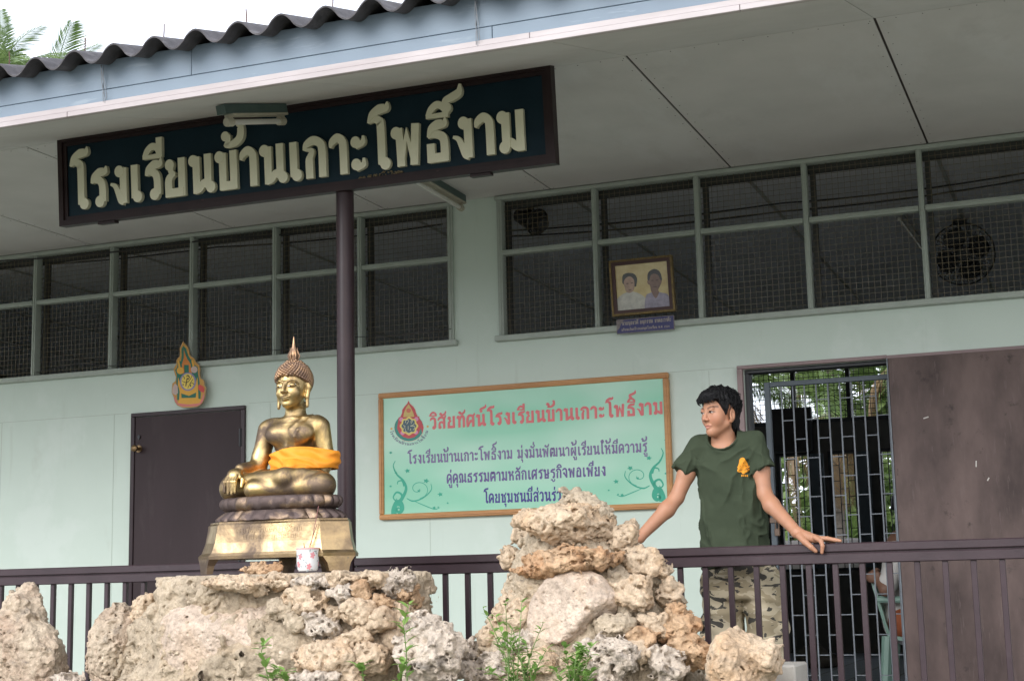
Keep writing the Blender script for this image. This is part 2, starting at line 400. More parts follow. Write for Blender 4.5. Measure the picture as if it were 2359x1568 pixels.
# thin joints between the wall boards
mb = MB()
for (x0, x1, z) in ((-12, -6.5, 1.283), (-5.50, -2.06, 1.291)): mb.box(x0, x1, YW-.0015, YW+.001, z-.0012, z+.0012)
for x in (-7.62, -6.62, -5.33, -4.13, -3.43, -2.22): mb.box(x-.0011, x+.0011, YW-.0012, YW+.001, FZ, 1.282)
mb.build('wall_joint', mat('joint_grey', (.36, .42, .36)), B)
# high window bands
def window_band(X, label):
    fr = MB(); y0, y1 = YW-.022, YW+.05
    zb, zt, zm = WZ0, WZ1, 2.166
    fr.bbox(X[0]-.02, X[-1]+.02, YW-.03, y1, zt-.006, zt+.020, .004)
    fr.bbox(X[0]-.03, X[-1]+.03, YW-.045, y1+.02, zb-.030, zb+.008, .005)
    for i, x in enumerate(X):
        wd = .0155
        xa, xb = (x-.006, x+.03) if i == 0 else ((x-.03, x+.006) if i == len(X)-1 else (x-wd, x+wd))
        fr.bbox(xa, xb, y0, y1, zb+.008, zt-.006, .003)
        fr.bbox((xa+xb)/2-.005, (xa+xb)/2+.005, y0-.008, y0+.01, zb+.009, zt-.007, .002)
    for i in range(len(X)-1):
        fr.bbox(X[i]+.019, X[i+1]-.019, y0+.001, y1-.001, zm-.016, zm+.016, .003)
        fr.bbox(X[i]+.019, X[i+1]-.019, y0-.006, y0+.004, zm-.004, zm+.004, .002)
    f = fr.build('window', FRAMEW, B, loc=((X[0]+X[-1])/2, YW, zb), label=label)
    inn = MB()
    for x in X[:-1]: inn.box(x+.026, x+.056, YW+.055, YW+.10, zb+.02, zt-.02)
    inn.box(X[0], X[-1], YW+.056, YW+.101, zt-.05, zt-.007)
    inn.build('inner_frame', INFR, f)
    for i in range(len(X)-1):
        a, b_ = X[i]+.02, X[i+1]-.02
        for (za, zc) in ((zb+.008, zm-.016), (zm+.016, zt-.006)):
            wm = MB(); r = .00115; yy = YW+.030
            nxw = round((b_-a)/.0355); nzw = round((zc-za)/.0355)
            for k in range(1, nxw):
                x = a+(b_-a)*k/nxw+rng.uniform(-.0015, .0015); wm.box(x-r, x+r, yy-r, yy+r, za, zc)
            for k in range(1, nzw):
                z = za+(zc-za)*k/nzw+rng.uniform(-.0015, .0015); wm.box(a, b_, yy-r-.0016, yy+r-.0016, z-r, z+r)
            wm.build('wire_mesh', WIRE, f)
    return f
window_band(XL, 'left high window band, greyish frames with rusty wire mesh')
window_band(XR, 'right high window band behind the hung photograph')
# veranda ceiling of boards with dark gaps, and the sloping eave soffit
SX = [-2.018+1.2033*k for k in range(-9, 6)]
mb = MB()
for i in range(len(SX)-1):
    gp = .007 if SX[i+1] > -2.5 else .0045
    mb.box(SX[i]+.006, SX[i+1]-gp, 6.895, YW-.002, CZ, CZ+.02)
mb.build('ceiling', SOFF, B)
mb = MB(); slope = (CZ-2.250)/(6.89-5.765)
for i in range(len(SX)-1):
    x0, x1 = SX[i]+.002, SX[i+1]-.002
    mb.add([(x0, 5.765, 2.250), (x1, 5.765, 2.250), (x1, 6.889, CZ-.001), (x0, 6.889, CZ-.001), (x0, 5.765, 2.27), (x1, 5.765, 2.27), (x1, 6.889, CZ+.02), (x0, 6.889, CZ+.02)],
           [(0, 1, 2, 3), (7, 6, 5, 4), (0, 4, 5, 1), (1, 5, 6, 2), (2, 6, 7, 3), (3, 7, 4, 0)])
mb.build('eave_soffit', SOFF, B)
mb = MB(); mb.box(-12, 4, 6.80, YW+.02, CZ+.021, CZ+.04)
for x in SX: mb.box(x-.02, x+.02, 6.9, YW-.004, CZ+.006, CZ+.021)
for x in SX: mb.add([(x-.02, 5.78, 2.262), (x+.02, 5.78, 2.262), (x+.02, 6.88, CZ+.008), (x-.02, 6.88, CZ+.008)], [(0, 1, 2, 3)])
mb.build('ceiling_batten', SEAM, B)
# nail heads in the ceiling boards
mb = MB()
for x in SX:
    for s in (-.035, .035):
        for k in range(14):
            y = 6.95+k*.165; mb.box(x+s-.0025, x+s+.0025, y-.0025, y+.0025, CZ-.0012, CZ+.001)
for k in range(90):
    x = -9+k*.12; mb.box(x-.0025, x+.0025, 6.92, 6.925, CZ-.0012, CZ+.001)
mb.build('nail_heads', SEAM, B)
# fascia boards, butted at irregular places
def boards(name, y0, y1, z0, z1, cutsx, m, b=.002):
    mb = MB()
    for a, c in zip(cutsx[:-1], cutsx[1:]): mb.bbox(a+.0012, c-.0012, y0, y1, z0, z1, b)
    return mb.build(name, m, B)
boards('fascia_board', 5.755, 5.775, 2.358, 2.50, [-12, -8.3, ax(441, 150, 5.755), -.9, 4], FASC)
boards('fascia_board', 5.752, 5.776, 2.298, 2.3545, [-12, -6.9, ax(1134, 90, 5.752), 4], FASC)
boards('fascia_trim', 5.742, 5.777, 2.270, 2.2965, [-12, -5.7, -2.1, 4], TRIM)
boards('fascia_trim', 5.735, 5.762, 2.244, 2.2685, [-12, -4.45, -1.2, 4], TRIM)
# corrugated roof: the wave runs along x, the sheets rise to the back
PW, X0P = .2216, -4.5645
mb = MB(); xs = np.arange(-12, 4, PW/14); RS = .27
def wave(x): 
    p = math.cos(2*math.pi*(x-X0P)/PW); return .0375*math.copysign(abs(p)**.85, p)
ysr = [5.63, 6.2, 7.2, 7.205, 9.5, 12.2]
vs_ = []
for lay in (0, -.0085):
    for y in ysr:
        for x in xs: vs_.append((x, y, 2.4935+wave(x)+(y-5.65)*RS+lay+(.009 if y > 7.2 else 0)))
n = len(xs); fs = []; k = len(ysr)
for lay in (0, 1):
    for j in range(k-1):
        for i in range(n-1):
            q = (lay*k*n+j*n+i, lay*k*n+j*n+i+1, lay*k*n+(j+1)*n+i+1, lay*k*n+(j+1)*n+i); fs.append(q if lay == 0 else q[::-1])
for i in range(n-1): fs.append((k*n+i, k*n+i+1, i+1, i))
mb.add(vs_, fs)
rf = mb.build('roof', ROOF, B, loc=(-4, 5.65, 2.5), smooth=True, fixn=False)
mb = MB(); mb.add([(-12, 12.2, 2.4935+6.55*RS), (4, 12.2, 2.4935+6.55*RS), (4, 18.4, 2.55), (-12, 18.4, 2.55)], [(0, 1, 2, 3)])
mb.add([(4, 5.9, 2.45), (4, 12.2, 4.2), (4, 18.0, 2.5)], [(0, 1, 2)]); mb.add([(-12, 5.9, 2.45), (-12, 12.2, 4.2), (-12, 18.0, 2.5)], [(0, 1, 2)])
mb.build('rear_roof', ROOF, B)
RUST = mat('rusty_iron', (.13, .07, .05), (.08, .045, .035), .8, vs=30)
k = 0
for i in range(-12, 22):
    x = X0P+PW*(2*i+.92)
    if -11 < x < 0:
        hb = MB(); y = 5.74; z = 2.4935+wave(x)+(y-5.65)*RS
        hb.tube([(x, y, z-.01), (x+.002, y, z+.04), (x-.001+rng.uniform(-.004, .004), y, z+.072)], .0032, 6)
        hb.tube([(x, y, z-.002), (x, y, z+.006)], .011, 8); hb.build('hook_bolt', RUST, rf)
# the round brown post under the eave
mb = MB(); PX = -3.568
mb.tube([(PX, 6.885, FZ), (PX, 6.885, CZ)], .0465, 28)
mb.tube([(PX, 6.885, FZ), (PX, 6.885, FZ+.012)], .075, 20)
mb.build('post', BROWN, B, loc=(PX, 6.885, FZ), smooth=True)
mb = MB(); mb.tube([(-7.9, 6.885, FZ), (-7.9, 6.885, CZ)], .0465, 20); mb.build('post', RAILM, B, loc=(-7.9, 6.885, FZ), smooth=True)
# left brown door
mb = MB()
mb.bbox(-6.465, -6.432, YW-.02, YW+.06, FZ, 1.25, .003); mb.bbox(-5.556, -5.523, YW-.02, YW+.06, FZ, 1.25, .003); mb.bbox(-6.465, -5.523, YW-.0205, YW+.06, 1.2502, 1.278, .003)
df = mb.build('door_frame', BROWN, B, loc=(-6, YW, FZ))
mb = MB(); mb.bbox(-6.429, -5.559, YW-.012, YW+.03, FZ+.01, 1.247, .002)
d = mb.build('door', DOORM, B, loc=(-6, YW, FZ))
mb = MB(); kx, kz = -6.394, 1.02
mb.tube([(kx, YW-.012, kz), (kx, YW-.02, kz)], .026, 16); mb.tube([(kx, YW-.02, kz), (kx, YW-.05, kz), (kx, YW-.055, kz), (kx, YW-.078, kz), (kx, YW-.085, kz)], [.011, .011, .022, .024, .014], 16)
mb.build('knob', mat('brass', (.22, .15, .08), rough=.45, metal=1), d, smooth=True)
mb = MB(); mb.tube([(kx, YW-.012, 1.105), (kx, YW-.022, 1.105)], .012, 12); mb.box(kx-.004, kx+.004, YW-.024, YW-.021, 1.085, 1.12); mb.build('lock', BLACKP, d)
for z in (1.055, .25):
    mb = MB(); mb.bbox(-5.567, -5.545, YW-.026, YW-.011, z-.062, z+.062, .003); mb.tube([(-5.556, YW-.028, z-.06), (-5.556, YW-.028, z+.06)], .006, 8); mb.build('hinge', BLACKP, d)
# right doorway frame, sliding door and its head rail
mb = MB()
mb.bbox(-2.037, -2.003, YW-.035, YW+.03, FZ, 1.273, .003); mb.bbox(-2.037, -1.13, YW-.0355, YW+.03, 1.2732, 1.295, .003)
df = mb.build('door_frame', PINKW, B, loc=(-1.6, YW, FZ), label='pinkish primed timber frame of the right doorway')
mb = MB(); mb.bbox(-2.0025, -1.975, YW+.02, YW+.12, FZ, 1.25, .003); mb.bbox(-2.0025, -.5, YW+.02, YW+.12, 1.2502, 1.272, .003); mb.build('inner_jamb', DARKST, df)
mb = MB(); mb.bbox(-1.117, .32, YW-.118, YW-.08, FZ+.02, 1.262, .003)
sd = mb.build('sliding_door', PLYM, B, loc=(-.4, YW-.1, FZ), label='weathered brown plywood sliding door')
mb = MB(); mb.bbox(-1.124, -1.1175, YW-.122, YW-.078, FZ+.02, 1.262, .001); mb.build('edge_strip', STEEL, sd)
mb = MB()
for (x, z, a, l) in ((-.66, .62, 85, .035), (-.60, .53, 60, .02), (-.92, .90, 15, .03)):
    c_, s_ = math.cos(R_(a))*l/2, math.sin(R_(a))*l/2; mb.tube([(x-c_, YW-.119, z-s_), (x+c_, YW-.119, z+s_)], .0035, 6)
mb.build('paint_drip', mat('white_drip', (.6, .58, .55)), sd)
mb = MB(); mb.bbox(-1.13, .5, YW-.06, YW-.001, 1.2655, 1.288, .003); mb.build('door_track', PINKW, B)
# ---- the room behind
mb = MB(); YB = 16.65
TR = [(-11.5, -9.2, 1.69, 2.30), (-8.8, -6.6, 1.69, 2.30), (-6.2, -4.2, 1.69, 2.30), (-3.70, -1.3, 1.69, 2.30), (-.9, 3.2, 1.69, 2.30)]  # outer transoms are unseen, added so more daylight reaches the room ceiling
LW = [(-3.30, -2.955, .10, 1.325), (-2.735, -2.462, .10, 1.325), (-2.20, -1.80, .10, 1.325), (-5.2, -4.6, .1, 1.325), (-7.6, -6.9, .1, 1.325), (-9.6, -8.9, .1, 1.325), (-11.4, -10.7, .1, 1.325), (.2, .9, .1, 1.325), (2.0, 2.7, .1, 1.325)]  # includes windows out of view, added to let more daylight in
H2 = TR+LW
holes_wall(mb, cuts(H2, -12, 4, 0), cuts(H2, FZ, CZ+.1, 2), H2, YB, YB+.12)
mb.build('rear_wall', mat('rear_wall_backlit', (.15, .145, .13), rough=.8), B, fixn=False)  # darker than the side walls: backlit shade put into the colour
mb = MB(); mb.box(-12.1, -12, YW, YB+.1, FZ, CZ+.1); mb.box(4, 4.1, YW, YB+.1, FZ, CZ+.1); mb.build('side_wall', INWALL, B)
mb = MB(); mb.box(-12, 4, YW+.102, YB, CZ+.03, CZ+.06); mb.build('room_ceiling', INCEIL, B)
mb = MB()
for x in np.arange(-11.6, 4, 1.2): mb.box(x-.012, x+.012, YW+.15, YB, CZ+.02, CZ+.029)
mb.build('ceiling_strip', INWALL, B)
for (x0, x1, z0, z1) in TR:
    mb = MB()
    for k in range(5): x = x0+(x1-x0)*k/4; mb.box(x-.022, x+.022, YB-.02, YB+.06, z0, z1)
    mb.box(x0, x1, YB-.015, YB+.05, z0-.02, z0+.02); mb.box(x0, x1, YB-.015, YB+.05, z1-.02, z1+.02)
    tw = mb.build('transom_window', DARKST, B, loc=((x0+x1)/2, YB, z0))
    mb = MB(); r = .003
    for k in range(1, int((x1-x0)/.055)): mb.box(x0+k*.055-r, x0+k*.055+r, YB+.03-r, YB+.03+r, z0, z1)
    for k in range(1, int((z1-z0)/.055)): mb.box(x0, x1, YB+.036-r, YB+.036+r, z0+k*.055-r, z0+k*.055+r)
    mb.build('window_mesh', DARKST, tw)
for (x0, x1, z0, z1) in LW:
    mb = MB(); mb.box(x0-.02, x0+.02, YB-.03, YB+.05, z0, z1); mb.box(x1-.02, x1+.02, YB-.03, YB+.05, z0, z1); mb.box(x0-.02, x1+.02, YB-.031, YB+.05, z1, z1+.03); mb.box(x0-.02, x1+.02, YB-.031, YB+.05, z0-.03, z0)
    lw = mb.build('rear_window', DARKST, B, loc=(x0, YB, z0))
    mb = MB(); r = .005; nb = max(3, round((x1-x0)/.085))
    for k in range(1, nb):
        x = x0+(x1-x0)*k/nb; mb.box(x-r, x+r, YB+.02-r, YB+.02+r, z0, z1)
    for k in range(nb):
        for q in range(7):
            z = z0+.08+q*.17+(k % 2)*.085; mb.box(x0+(x1-x0)*k/nb, x0+(x1-x0)*(k+1)/nb, YB+.02-.004, YB+.02+.004, z-.004, z+.004)
    mb.build('burglar_bar', DARKST, lw)
    # open wooden shutter swung into the room
    mb = MB(); sh = MB()
    sh.box(x1+.03, x1+.17, YB-.16, YB-.12, z0, z1); sh.box(x1+.05, x1+.15, YB-.165, YB-.115, z0+.05, z0+.55); sh.box(x1+.05, x1+.15, YB-.165, YB-.115, z0+.62, z1-.05)
    sh.build('shutter', mat('shutter_blue', (.11, .145, .17), (.08, .11, .13), .5, vs=4), lw)
# ------------------------------------------------------------------ railings: one thing each side of the post
def railing(x0, x1, xs, label):
    t = thing('railing', ((x0+x1)/2, YP, FZ), label, 'railing', 'brown railings along the veranda')
    mb = MB(); mb.bbox(x0, x1, 6.862, 6.918, .110, .150, .005); mb.build('handrail', RAILM, t)
    mb = MB(); mb.bbox(x0, x1, 6.866, 6.914, .060, .1055, .004); mb.box(x0+.01, x1-.01, 6.874, 6.906, .105, .1108)
    k = x0+.4
    while k < x1: mb.box(k-.02, k+.02, 6.88, 6.90, .1033, .1102); k += 1.1
    mb.build('middle_rail', RAILM, t)
    mb = MB(); mb.bbox(x0, x1, 6.868, 6.912, FZ+.06, FZ+.10, .004); mb.build('bottom_rail', RAILM, t)
    for x in xs:
        mb = MB(); mb.bbox(x-.0125, x+.0125, 6.878, 6.902, FZ+.0995, .0605, .002); mb.build('baluster', RAILM, t)
    for x in (x0+.02, x1-.02):
        mb = MB(); mb.bbox(x-.02, x+.02, 6.872, 6.908, FZ, FZ+.0605, .003); mb.build('foot', RAILM, t)
BXR = [-.78+.1185*k for k in range(-23, 12)]
railing(-8.4, PX-.048, [x for x in np.arange(PX-.16, -8.4, -.1165)], 'brown steel railing from the post to the left edge, behind the gilded statue')
railing(PX+.048, 1.0, [x for x in BXR if x > PX+.1], 'brown steel railing right of the post that the young man leans on')

# ------------------------------------------------------------------ Thai letters as strokes
G = {}
def gl(ch, adv, *st): G[ch] = (adv, st)
def S(pts, w=(1, 1), c=1): return ('s', pts, w, c)
def D(x, y, r=.155): return ('d', x, y, r)
ST = lambda x, y0=0., y1=1.: S([(x, y0), (x, y1)], c=0)
gl('ร', .62, S([(.60, 1.06), (.55, .93), (.36, .90), (.17, .80), (.08, .64)], (.15, .9, 1.1, .8, .25)), S([(.08, .66), (.24, .72), (.40, .66), (.46, .5), (.46, .12)], (.3, .8, 1, 1, 1)), D(.36, .13))
gl('โ', .66, S([(.68, 1.66), (.63, 1.52), (.42, 1.49), (.20, 1.38), (.08, 1.18)], (.15, .9, 1.1, .8, .25)), S([(.08, 1.20), (.26, 1.27), (.40, 1.2), (.44, 1.05), (.44, .12)], (.3, .8, 1, 1, 1)), D(.54, .13))
gl('ง', .60, D(.36, .86), S([(.48, .95), (.48, .0)], c=0), S([(.50, .04), (.40, .10), (.30, .30), (.2, .48), (.05, .55)], (.9, 1, .8, .6, .3)))
gl('เ', .44, ST(.20, .1, .98), D(.29, .13))
gl('แ', .8, ST(.20, .1, .98), D(.29, .13), ST(.58, .1, .98), D(.67, .13))
gl('ย', .74, D(.19, .84, .15), S([(.22, .80), (.24, .66), (.37, .585)], (.85, .7, .35)), S([(.37, .585), (.22, .53), (.15, .40), (.15, .0)], (.35, .85, 1, 1)), S([(.06, .1), (.64, .1)], c=0), ST(.58, 0, 1))
gl('น', .80, D(.16, .86), ST(.26, 0, .96), S([(.20, .08), (.36, .12), (.48, .24), (.66, .28)], (.9, .9, .9, .8)), ST(.64, .12, 1), D(.72, .13, .15))
gl('บ', .74, D(.16, .86), ST(.25, 0, .96), S([(.16, .10), (.68, .10)], c=0), ST(.60, 0, 1))
gl('า', .56, S([(.04, .70), (.10, .84), (.26, .93), (.40, .84), (.43, .66), (.43, 0)], (.35, .85, 1, 1, 1, 1)))
gl('ก', .72, S([(.02, .72), (.10, .86), (.30, .95), (.5, .88), (.58, .7), (.58, 0)], (.3, .8, 1, 1, 1, 1)), S([(.03, .74), (.26, .70), (.20, .55), (.17, .44), (.17, 0)], (.2, .6, .8, 1, 1)))
gl('ะ', .44, D(.18, .76, .145), S([(.18, .68), (.40, .74), (.42, .90)], (.9, .7, .3)), D(.18, .20, .145), S([(.18, .12), (.40, .18), (.42, .34)], (.9, .7, .3)))
gl('พ', .92, D(.16, .84), S([(.24, .95), (.27, .5), (.28, .0)], (.9, 1, 1)), S([(.28, .04), (.47, .78), (.66, .04)], (.7, .7, .7), 0), S([(.66, 0), (.74, 1.02)], c=0))
gl('ธ', .70, S([(.62, 1.06), (.58, .93), (.38, .90), (.2, .82), (.1, .62)], (.15, .9, 1.1, .8, .25)), S([(.1, .62), (.28, .68), (.48, .62), (.56, .48), (.56, 0)], (.3, .8, 1, 1, 1)), S([(.64, .1), (.10, .1)], c=0), S([(.17, 0), (.17, .46)], c=0))
gl('ม', .80, D(.16, .86), ST(.25, .12, .96), D(.20, .13, .15), S([(.24, .22), (.38, .24), (.52, .12), (.68, .09)], (.8, .9, .9, .9)), ST(.64, 0, 1))
gl('ว', .58, S([(.04, .72), (.12, .87), (.28, .94), (.42, .84), (.45, .66), (.45, .12)], (.4, .9, 1, 1, 1, 1)), D(.35, .13))
gl('ล', .74, S([(.06, .70), (.16, .88), (.36, .96), (.54, .86), (.58, .66), (.58, 0)], (.6, .9, 1, 1, 1, 1)), S([(.52, .46), (.36, .56), (.2, .46), (.16, .15)], (.8, .9, .9, .8)), D(.22, .13, .14))
gl('ส', .76, *G['ล'][1], S([(.50, .80), (.66, .96), (.72, 1.12)], (.9, .8, .5)))
gl('ท', .76, D(.16, .86), ST(.25, 0, .96), S([(.25, .45), (.38, .85), (.52, .94), (.62, .8), (.63, .6), (.63, 0)], (.6, .9, 1, 1, 1, 1)))
gl('ค', .74, S([(.15, 0), (.10, .5), (.18, .85), (.38, .95), (.56, .84), (.60, .6), (.60, 0)], (1, 1, 1, 1, 1, 1, 1)), S([(.16, .04), (.26, .3), (.38, .42)], (.7, .8, .8)), D(.40, .48, .13))
gl('ศ', .76, *G['ค'][1], S([(.50, .84), (.66, .96), (.72, 1.12)], (.9, .8, .5)))
gl('ต', .76, S([(.15, 0), (.10, .5), (.16, .85), (.26, .95), (.38, .82), (.48, .95), (.60, .84), (.62, .6), (.62, 0)], (1,)*9), S([(.16, .04), (.26, .3), (.38, .42)], (.7, .8, .8)), D(.40, .46, .13))
gl('ด', .74, *G['ค'][1])
gl('อ', .70, D(.24, .66, .13), S([(.16, .66), (.15, .3), (.15, .0)], (.8, 1, 1)), S([(.06, .1), (.62, .1)], c=0), S([(.56, 0), (.56, .6), (.5, .86), (.32, .95), (.1, .84)], (1, 1, 1, .9, .5)))
gl('จ', .66, S([(.04, .76), (.16, .9), (.34, .95), (.50, .84), (.53, .6), (.53, 0)], (.5, .9, 1, 1, 1, 1)), S([(.53, .05), (.36, .3), (.24, .48)], (.7, .8, .7)), D(.22, .48, .13))
gl('ช', .74, D(.17, .84, .14), S([(.27, .92), (.24, .5), (.22, 0)], (.8, 1, 1)), S([(.14, .1), (.60, .1)], c=0), S([(.55, 0), (.55, .5), (.46, .74), (.62, .88), (.70, 1.06)], (1, 1, .8, .8, .5)))
gl('ผ', .84, D(.30, .80, .13), S([(.26, .90), (.17, .7), (.17, 0)], (.8, 1, 1)), S([(.2, .04), (.42, .55), (.62, .04)], (.7, .7, .7), 0), ST(.66, 0, 1))
gl('ห', .82, D(.16, .86), ST(.25, 0, .96), S([(.25, .36), (.44, .6), (.62, .82), (.52, .94)], (.7, .8, .8, .6)), S([(.48, .6), (.62, .5), (.65, .3), (.65, 0)], (.7, .9, 1, 1)), D(.62, .88, .13))
gl('ณ', 1.02, D(.18, .13, .13), S([(.24, .1), (.2, .4), (.12, .6), (.14, .84), (.3, .95), (.46, .84), (.48, .6), (.48, 0)], (.8, .8, .8, 1, 1, 1, 1, 1)), S([(.46, .08), (.6, .2), (.84, .26)], (.8, .8, .7)), ST(.84, .1, 1), D(.9, .13, .13))
gl('ฒ', 1.06, D(.34, .48, .12), S([(.3, .42), (.15, .05), (.1, .5), (.16, .85), (.28, .92), (.38, .8), (.48, .94), (.58, .8), (.58, .2)], (.8, .8, 1, 1, 1, .8, 1, 1, 1)), D(.54, .13, .13), S([(.58, .2), (.7, .14), (.9, .09)], (.8, .8, .8)), ST(.9, 0, 1))
gl('ฐ', .70, S([(.62, 1.06), (.58, .93), (.38, .90), (.2, .82), (.1, .66)], (.15, .9, 1.1, .8, .25)), S([(.1, .64), (.28, .68), (.48, .62), (.54, .48), (.54, .12)], (.3, .8, 1, 1, 1)), D(.46, .13, .13), S([(.1, -.16), (.3, -.12), (.36, -.3), (.56, -.26), (.6, -.06)], (.6,)*5))
gl('ษ', .76, D(.16, .86), ST(.25, 0, .96), S([(.16, .10), (.68, .10)], c=0), ST(.60, 0, 1), D(.42, .42, .11), S([(.42, .42), (.6, .46), (.76, .6)], (.6, .6, .5)))
gl('ข', .66, D(.17, .82, .14), S([(.28, .92), (.24, .5), (.22, 0)], (.8, 1, 1)), S([(.14, .1), (.60, .1)], c=0), ST(.54, 0, 1))
gl('ใ', .5, S([(.5, 1.36), (.36, 1.52), (.2, 1.42), (.26, 1.2), (.28, .9), (.28, .1)], (.7, .8, .9, .8, 1, 1)), D(.4, 1.3, .12), D(.36, .13, .14))
gl('ไ', .5, S([(.1, 1.5), (.22, 1.38), (.28, 1.1), (.28, .1)], (.5, .9, 1, 1)), D(.36, .13, .14))
gl(' ', .45); gl('.', .22, D(.1, .07, .09))
gl('ๆ', .5, ST(.3))
for ch, st in {'2': [S([(.08, .72), (.28, .92), (.46, .74), (.3, .4), (.08, .08)], (.8,)*5), S([(.04, .09), (.5, .09)], c=0)], '5': [S([(.46, .9), (.14, .9), (.12, .55)], c=0), S([(.1, .55), (.34, .6), (.46, .36), (.3, .08), (.06, .1)], (.8,)*5)], '0': [S([(.28, .92), (.08, .7), (.08, .3), (.28, .08), (.48, .3), (.48, .7), (.30, .92)], (.8,)*7)]}.items(): gl(ch, .6, *st)
MARK = {   # x runs from the right end of the letter that carries the mark
 'ิ': [S([(-.60, 1.13), (-.50, 1.30), (-.32, 1.40), (-.14, 1.30), (-.06, 1.13)], (.7, .8, .8, .8, .7)), S([(-.66, 1.13), (-.02, 1.13)], (.45, .6), 0)],
 'ี': [S([(-.60, 1.13), (-.50, 1.30), (-.34, 1.40), (-.18, 1.34), (-.10, 1.16)], (.7, .8, .8, .8, .7)), S([(-.66, 1.13), (-.04, 1.13)], (.45, .6), 0), S([(-.10, 1.10), (-.10, 1.62)], (.8, .9), 0)],
 'ั': [D(-.5, 1.24, .12), S([(-.5, 1.16), (-.3, 1.14), (-.12, 1.26), (-.06, 1.46)], (.8, .9, .8, .4))],
 '้': [D(-.60, 1.42, .13), S([(-.50, 1.44), (-.50, 1.30), (-.58, 1.18), (-.30, 1.22), (-.12, 1.36), (-.1, 1.62), (-.22, 1.68)], (.6, .6, .5, .9, 1.0, .9, .25))],
 '่': [S([(-.22, 1.14), (-.18, 1.48)], (.75, .85), 0)],
 '์': [D(-.38, 1.24, .125), S([(-.48, 1.30), (-.42, 1.42), (-.22, 1.48), (-.02, 1.58), (.02, 1.78)], (.4, .7, .95, .9, .25))],
 'ุ': [D(-.22, -.16, .10), S([(-.13, -.10), (-.13, -.46)], (.7, .7), 0)],
 'ู': [D(-.42, -.16, .10), S([(-.34, -.1), (-.34, -.42), (-.1, -.42), (-.1, -.08)], (.65,)*4, 0)]}
def spline(pts, n=7):
    P = [np.array(p, float) for p in pts]; P = [2*P[0]-P[1]]+P+[2*P[-1]-P[-2]]; out = []
    for i in range(1, len(P)-2):
        for k in range(n):
            t = k/n; out.append(.5*((2*P[i])+(-P[i-1]+P[i+1])*t+(2*P[i-1]-5*P[i]+4*P[i+1]-P[i+2])*t*t+(-P[i-1]+3*P[i]-3*P[i+1]+P[i+2])*t**3))
    return out+[P[-2]]
def ribbon(pts, ws, curved):
    """left and right edge of a stroke with the widths ws"""
    n0 = len(pts); P = spline(pts) if curved and n0 > 2 else [np.array(p, float) for p in pts]
    W = np.interp(np.linspace(0, 1, len(P)), np.linspace(0, 1, len(ws)), ws)
    Lf, Rt = [], []
    for i, p in enumerate(P):
        a = P[i]-P[i-1] if i else P[1]-P[0]; b_ = P[i+1]-P[i] if i < len(P)-1 else a
        a = a/np.linalg.norm(a); b_ = b_/np.linalg.norm(b_); t = a+b_; t = t/(np.linalg.norm(t)+1e-9)
        nrm = np.array([-t[1], t[0]]); k = 1/max(.45, float(np.array([-a[1], a[0]])@nrm))
        Lf.append(p+nrm*W[i]/2*k); Rt.append(p-nrm*W[i]/2*k)
    return Lf, Rt
def lay_text(s, sw=.21, board=False):
    """-> (list of pieces, width); a piece is ('r', left, right) or ('d', centre, radius)"""
    out = []; pen = 0; stacked = False
    def put(st, dx, dy):
        for q in st:
            if q[0] == 'd': out.append(('d', (q[1]+dx, q[2]+dy), q[3]))
            else:
                l, r = ribbon([(x+dx, y+dy) for x, y in q[1]], [k*sw for k in q[2]], q[3]); out.append(('r', l, r))
    for ch in s:
        if ch in MARK:
            hi = stacked and ch in '้่์'
            put(MARK[ch], pen+((.34 if hi else .20 if ch == '้' else 0) if board else 0), ((.05 if board else .27) if hi else -.04 if board and ch == '้' else 0)); stacked = ch in 'ิีั'
        else:
            adv, st = G.get(ch, G['อ']); put(st, pen+.04, 0); pen += adv+.07; stacked = False
    return out, pen
def text_mesh(mb, pieces, place, depth, step, nd=20):
    """place(u, v, out) -> 3D point; out = how far in front of the board"""
    for i, p in enumerate(pieces):
        o = depth+step*(i % 7)
        if p[0] == 'd':
            ring = [(p[1][0]+p[2]*math.cos(2*math.pi*k/nd), p[1][1]+p[2]*math.sin(2*math.pi*k/nd)) for k in range(nd)]
            mb.add([place(u, v, o) for u, v in ring]+[place(u, v, 0) for u, v in ring], [tuple(range(nd))]+[(k, k+nd, (k+1) % nd+nd, (k+1) % nd) for k in range(nd)])
        else:
            l, r = p[1], p[2]; n = len(l)
            vs = [place(*q, o) for q in l]+[place(*q, o) for q in r]+[place(*q, 0) for q in l]+[place(*q, 0) for q in r]
            fs = [(i_, n+i_, n+i_+1, i_+1) for i_ in range(n-1)]+[(i_, i_+1, 2*n+i_+1, 2*n+i_) for i_ in range(n-1)]+[(n+i_, 3*n+i_, 3*n+i_+1, n+i_+1) for i_ in range(n-1)]
            fs += [(0, 2*n, 3*n, n), (n-1, 2*n-1, 4*n-1, 3*n-1)]; mb.add(vs, fs)

